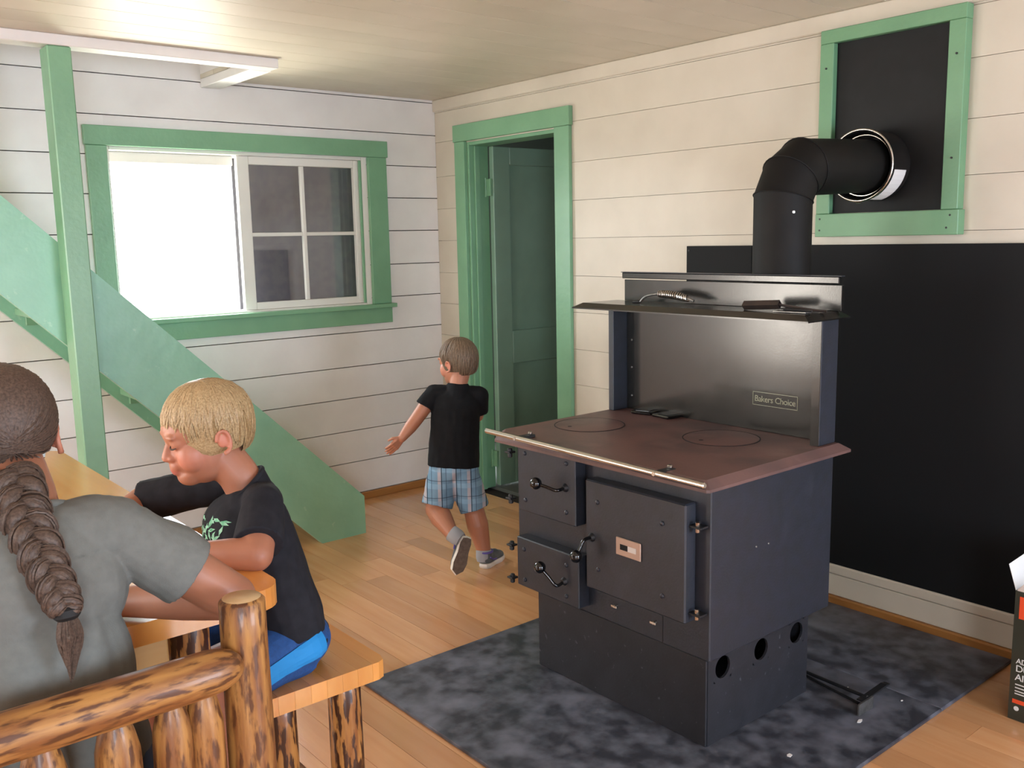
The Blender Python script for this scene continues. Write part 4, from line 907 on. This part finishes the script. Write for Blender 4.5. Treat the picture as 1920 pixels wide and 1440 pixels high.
# hair drawn back into the braid
bm = bmesh.new(); c0 = V((0, -.06, .135)); rad = (.352, .445, .398); rw = random.Random(11)
def HP(d, k): return WMx @ (c0 + V((rad[0] * d.x * k, rad[1] * d.y * k, rad[2] * d.z * k)))
root_d = V((.06, -.80, -.62)).normalized()
rings = []
for i in range(15):
    th = .02 + 2.32 * i / 14; rings.append([])
    for k in range(44):
        ph = 2 * math.pi * k / 44; e = 1.25 if abs((ph + math.pi) % (2 * math.pi) - math.pi) < 1.0 else (1.62 if abs((ph + math.pi) % (2 * math.pi) - math.pi) < 2.0 else 2.32); t = .02 + (e - .02) * i / 14
        rings[-1].append(bm.verts.new(HP(V((math.sin(t) * math.sin(ph), math.sin(t) * math.cos(ph), math.cos(t))), .99)))
for a, b in zip(rings, rings[1:]):
    for k in range(44): bm.faces.new((a[k], a[(k + 1) % 44], b[(k + 1) % 44], b[k]))
bm.faces.new(rings[0])
for i in range(330):
    ph = rw.uniform(-2.2, 2.2); th = rw.uniform(.2, 1.35 if abs(ph) < 1 else 1.6); s = V((math.sin(th) * math.sin(ph), math.sin(th) * math.cos(ph), math.cos(th))); e = (root_d + V((rw.uniform(-.14, .14), 0, rw.uniform(-.10, .16)))).normalized(); pts = []; rr = []
    for k in range(9):
        t = k / 8; pts.append(HP(s.slerp(e, t) if s.dot(e) > -.98 else s, 1.0 + .02 * math.sin(math.pi * t) + rw.uniform(0, .006))); rr.append(wh * .022 * (.4 + .6 * math.sin(math.pi * min(.95, t + .12))))
    bm_tube(bm, pts, rr, 5, .5)
for i in range(70):   # short wisps around the nape
    ph = math.pi + rw.uniform(-.9, .9); th = rw.uniform(1.7, 2.1); pts = []
    for k in range(5):
        t = th + .10 * k; pts.append(HP(V((math.sin(t) * math.sin(ph), math.sin(t) * math.cos(ph), math.cos(t))), 1.0 - .01 * k))
    bm_tube(bm, pts, [.003, .003, .0025, .002, .001], 4, .6)
auto_smooth(bmobj('hair', bm, 'hair_dark', pw), 80)
# three-strand braid hanging down the back
bpts = spline([(-2.776, -2.768, 1.045), (-2.780, -2.826, 1.000), (-2.776, -2.888, .948), (-2.766, -2.928, .898), (-2.760, -2.938, .872)], 12)
bd = empty('braid', (-2.772, -2.80, 1.04)); bd.parent = pw; bd.matrix_parent_inverse = WM[pw.name].inverted()
nb = len(bpts); turns = 6.6
for s in range(3):
    pts = []; rr = []
    for i in range(nb * 2 - 1):
        t = i / (nb * 2 - 2); j = min(int(t * (nb - 1)), nb - 2); c = bpts[j].lerp(bpts[j + 1], t * (nb - 1) - j); tg = (bpts[j + 1] - bpts[j]).normalized(); lat = V((1, 0, 0)); dep = tg.cross(lat).normalized(); a = 2 * math.pi * (turns * t / 2 + s / 3)
        wdt = .025 * (1 - .48 * t) * (min(1, .55 + t * 5)); pts.append(c + lat * (wdt * math.sin(a)) + dep * (wdt * .62 * math.sin(2 * a))); rr.append((.0180 * (1 - .40 * t)) * (1 if t < .96 else .8))
    bm = bmesh.new(); bm_tube(bm, pts, rr, 10, .85)
    # fine strand relief
    for v in bm.verts: v.co += V((mnoise.noise(v.co * 150), mnoise.noise(v.co * 150 + V((9, 0, 0))), 0)) * .0015
    auto_smooth(bmobj('strand', bm, 'hair_dark', bd), 80)
    rs = random.Random(20 + s); bm = bmesh.new()
    for q in range(16):
        a0 = rs.uniform(0, 6.28); fp_ = []
        for i, pnt in enumerate(pts):
            nx_ = pts[min(i + 1, len(pts) - 1)] - pts[max(i - 1, 0)]; nx_.normalize(); u_ = nx_.cross(V((0, 1, 0))).normalized(); v_ = u_.cross(nx_); aa = a0 + i * .05; fp_.append(pnt + (u_ * math.cos(aa) + v_ * math.sin(aa) * .85) * rr[i] * 1.02)
        bm_tube(bm, fp_, .0019, 4)
    auto_smooth(bmobj('strand_hairs', bm, 'hair_dark', bd), 80)
tt = bpts[-1]
rev('hair_tie', tt + V((0, .001, .006)), tt + V((.001, -.004, -.02)), [(.0150, 0), (.0185, .004), (.0185, .014), (.0140, .019)], 'hair_tie', pw, 18)
bm = bmesh.new(); rt_ = random.Random(4)
for i in range(60):
    a = rt_.uniform(0, 6.28); r = rt_.uniform(0, .010); e = rt_.uniform(.55, 1.); o1 = V((math.cos(a) * r, math.sin(a) * r * .6, 0))
    bm_tube(bm, spline([tt + o1 * .6, tt + o1 * 1.6 + V((0, -.006, -.03)), tt + o1 * 1.4 + V((-.002, -.010, -.065 * e)), tt + o1 * .3 + V((-.005, -.012, -.105 * e))], 3), [.0035] * 7 + [.002, .0015, .0006], 4)
auto_smooth(bmobj('braid_tail', bm, 'hair_dark', pw), 80)
# ------------------------------------------------------------------ small boy running past the doorway
pt = empty('person', (-.75, -1.25, 0), 'small boy running towards the doorway in a black shirt and plaid shorts', 'person')
th_ = .206; TM = head_frame((-.744, -1.162, .876), (-.10, .99), 2, 0, th_)
ft = V((.60, .80, 0)).normalized(); lt = V((-.80, .60, 0)).normalized(); TT = Matrix((-lt, ft, V((0, 0, 1)))).transposed()
Ls, Rs = V((-.838, -1.118, .748)), V((-.684, -1.232, .735)); Le, Lw = V((-.927, -1.098, .640)), V((-.990, -1.090, .575)); Re, Rw = V((-.672, -1.196, .640)), V((-.70, -1.10, .61))
hL, kL, aL = V((-.838, -1.168, .40)), V((-.885, -1.165, .262)), V((-.905, -1.305, .190)); hR, kR, aR = V((-.772, -1.218, .40)), V((-.742, -1.250, .235)), V((-.728, -1.292, .070))
B = Blob(); add_head(B, TM, th_)
B.chain([TM @ V((0, -.07, -.22)), V((-.758, -1.185, .79)), V((-.762, -1.185, .755))], [.042, .038, .05])
B.ell((-.770, -1.18, .675), (.088, .058, .09), TT); B.ell((-.79, -1.187, .55), (.082, .060, .11), TT); B.ell((-.802, -1.190, .44), (.090, .070, .07), TT)
B.chain([Ls, Le, Le.lerp(Lw, .4), Lw], [.034, .0285, .027, .0185]); B.chain([Rs, Re, Rw], [.034, .028, .019])
add_hand(B, Lw, (-.60, .25, -.62), (.3, -.8, .3), .095, 1, .3); add_hand(B, Rw, (-.1, .9, .1), (0, 0, 1), .095, 1, .4)
B.chain([hL, kL, kL.lerp(aL, .35), aL], [.056, .044, .047, .029]); B.chain([hR, kR, kR.lerp(aR, .35), aR], [.056, .044, .047, .030])
o, co = B.build('body', .003, 2, 'skin_c', pt); tint(o, co, '#ab7359', TM)
B = Blob()
B.ell((-.770, -1.180, .690), (.106, .074, .088), TT); B.cap((-.774, -1.182, .68), .102, (-.803, -1.191, .438), .112, flat=True, sq=.74, sqdir=ft); B.cap(Ls, .040, Rs, .040); B.cap((-.764, -1.184, .73), .066, (-.757, -1.180, .790), .044, flat=True)
B.cap(Ls.lerp(Le, .02), .039, Ls.lerp(Le, .50), .046, flat=True); B.cap(Rs.lerp(Re, .0), .040, Rs.lerp(Re, .75), .047, flat=True)
B.build('shirt', .0036, 4, 'shirt_black', pt, wr(22, .003, (1, 1, .6)))
SF = Matrix((-lt, ft, V((0, 0, 1)))).transposed().to_4x4(); SF.translation = V((-.80, -1.19, .38))
B = Blob(); B.ell((-.803, -1.190, .425), (.105, .082, .062), TT)
B.cap(hL + V((.004, 0, .01)), .070, kL + V((.003, -.006, .014)), .066, flat=True); B.cap(hR + V((-.004, 0, .01)), .070, kR + V((.0, .0, .018)), .065, flat=True)
B.build('shorts', .0036, 4, 'plaid_blue', pt, wr(26, .004), frame=SF)
def zt_(ph):
    a = abs(ph)
    return .10 if a < .9 else (.10 - .42 * (a - .9) if a < 1.3 else (-.07 + .10 * math.sin((a - 1.3) / .7 * math.pi) if a < 2. else -.10 - .135 * min(1, (a - 2.) / .5)))
hair_locks('hair', TM, 'hair_brown', pt, zt_, 650, 9, thick=.017, lift=.024, sweep=.4)
for s in (-1, 1): tube('eyelash', [TM @ V((s * x, y, z)) for x, y, z in ((.085, .352, -.0), (.14, .362, -.012), (.20, .325, -.004))], .0014, 'lash', pt, 6)
def sneaker(heel, toe, up, L, W):
    """sole outline swept under an upper; heel and toe lie on the sole's underside"""
    heel, toe = V(heel), V(toe); d = (toe - heel).normalized(); up = (V(up) - d * V(up).dot(d)).normalized(); sd = d.cross(up)
    out = [(0, .0), (.02, .26), (.15, .36), (.40, .36), (.68, .46), (.88, .36), (1.0, .0), (.88, -.36), (.68, -.42), (.40, -.34), (.15, -.36), (.02, -.26)]
    M_ = Matrix((d, sd, up)).transposed().to_4x4(); M_.translation = heel
    bm = bmesh.new()
    def layer(z, k): return [bm.verts.new((L * (.5 + (x - .5) * k), W * y * k, z)) for x, y in out]
    a, b, c = layer(0, .94), layer(.010, 1.), layer(.021, .97); n = len(out)
    for p_, q_ in ((a, b), (b, c)):
        for k in range(n): bm.faces.new((p_[k], p_[(k + 1) % n], q_[(k + 1) % n], q_[k]))
    f0 = bm.faces.new(list(reversed(a))); bm.faces.new(c); f0.material_index = 1; bmesh.ops.recalc_face_normals(bm, faces=bm.faces)
    so_ = bmobj('shoe_sole', bm, 'shoe_white', None, False, M_); so_.data.materials.append(MATS['shoe_sole'])
    B = Blob(); P = lambda x, y, z: M_ @ V((L * x, W * y, z)); R_ = M_.to_3x3()
    B.cap(P(.20, 0, .034), W * .40, P(.74, .02, .028), W * .40, sq=.62, sqdir=up); B.cap(P(.20, 0, .035), W * .36, P(.22, 0, .068), W * .34, flat=True); B.cap(P(.22, 0, .045), W * .34, P(.60, 0, .034), W * .34)
    return so_, B, P
for heel, toe, up in ((V((-.757, -1.318, .001)), V((-.622, -1.262, .001)), V((0, 0, 1))), (V((-.868, -1.368, .182)), V((-.918, -1.352, .030)), V((.2, .95, -.2)))):
    so_, B, P = sneaker(heel, toe, up, .172, .074)
    col.objects.unlink(so_); Mx = WM[so_.name]; place(so_, Mx, pt)
    up_, _ = B.build('shoe_upper', .003, 3, 'shoe_grey', pt)
    tube('shoe_collar', [P(.21 + .17 * math.cos(a), .34 * math.sin(a), .068) for a in [2 * math.pi * k / 18 for k in range(20)]], .0045, 'shoe_purple', up_, 6)
    for x_ in (.42, .50, .58): tube('shoe_lace', [P(x_, -.22, .047), P(x_ + .01, 0, .0545), P(x_, .22, .047)], .0022, 'shoe_white', up_, 6)
    for sgn in (-1, 1): tube('shoe_stripe', [P(.10, sgn * .41, .050), P(.22, sgn * .44, .036), P(.40, sgn * .42, .030)], .0032, 'shoe_purple', up_, 6)
for an, dn in ((aL, V((.25, -.45, -.3))), (aR, V((-.1, -.1, -1)))):
    dn = dn.normalized(); rev('sock', an - dn * .004, an + dn * .05, [(.0325, 0), (.0345, .004), (.0345, .035), (.030, .05)], 'sock_grey', pt, 18)
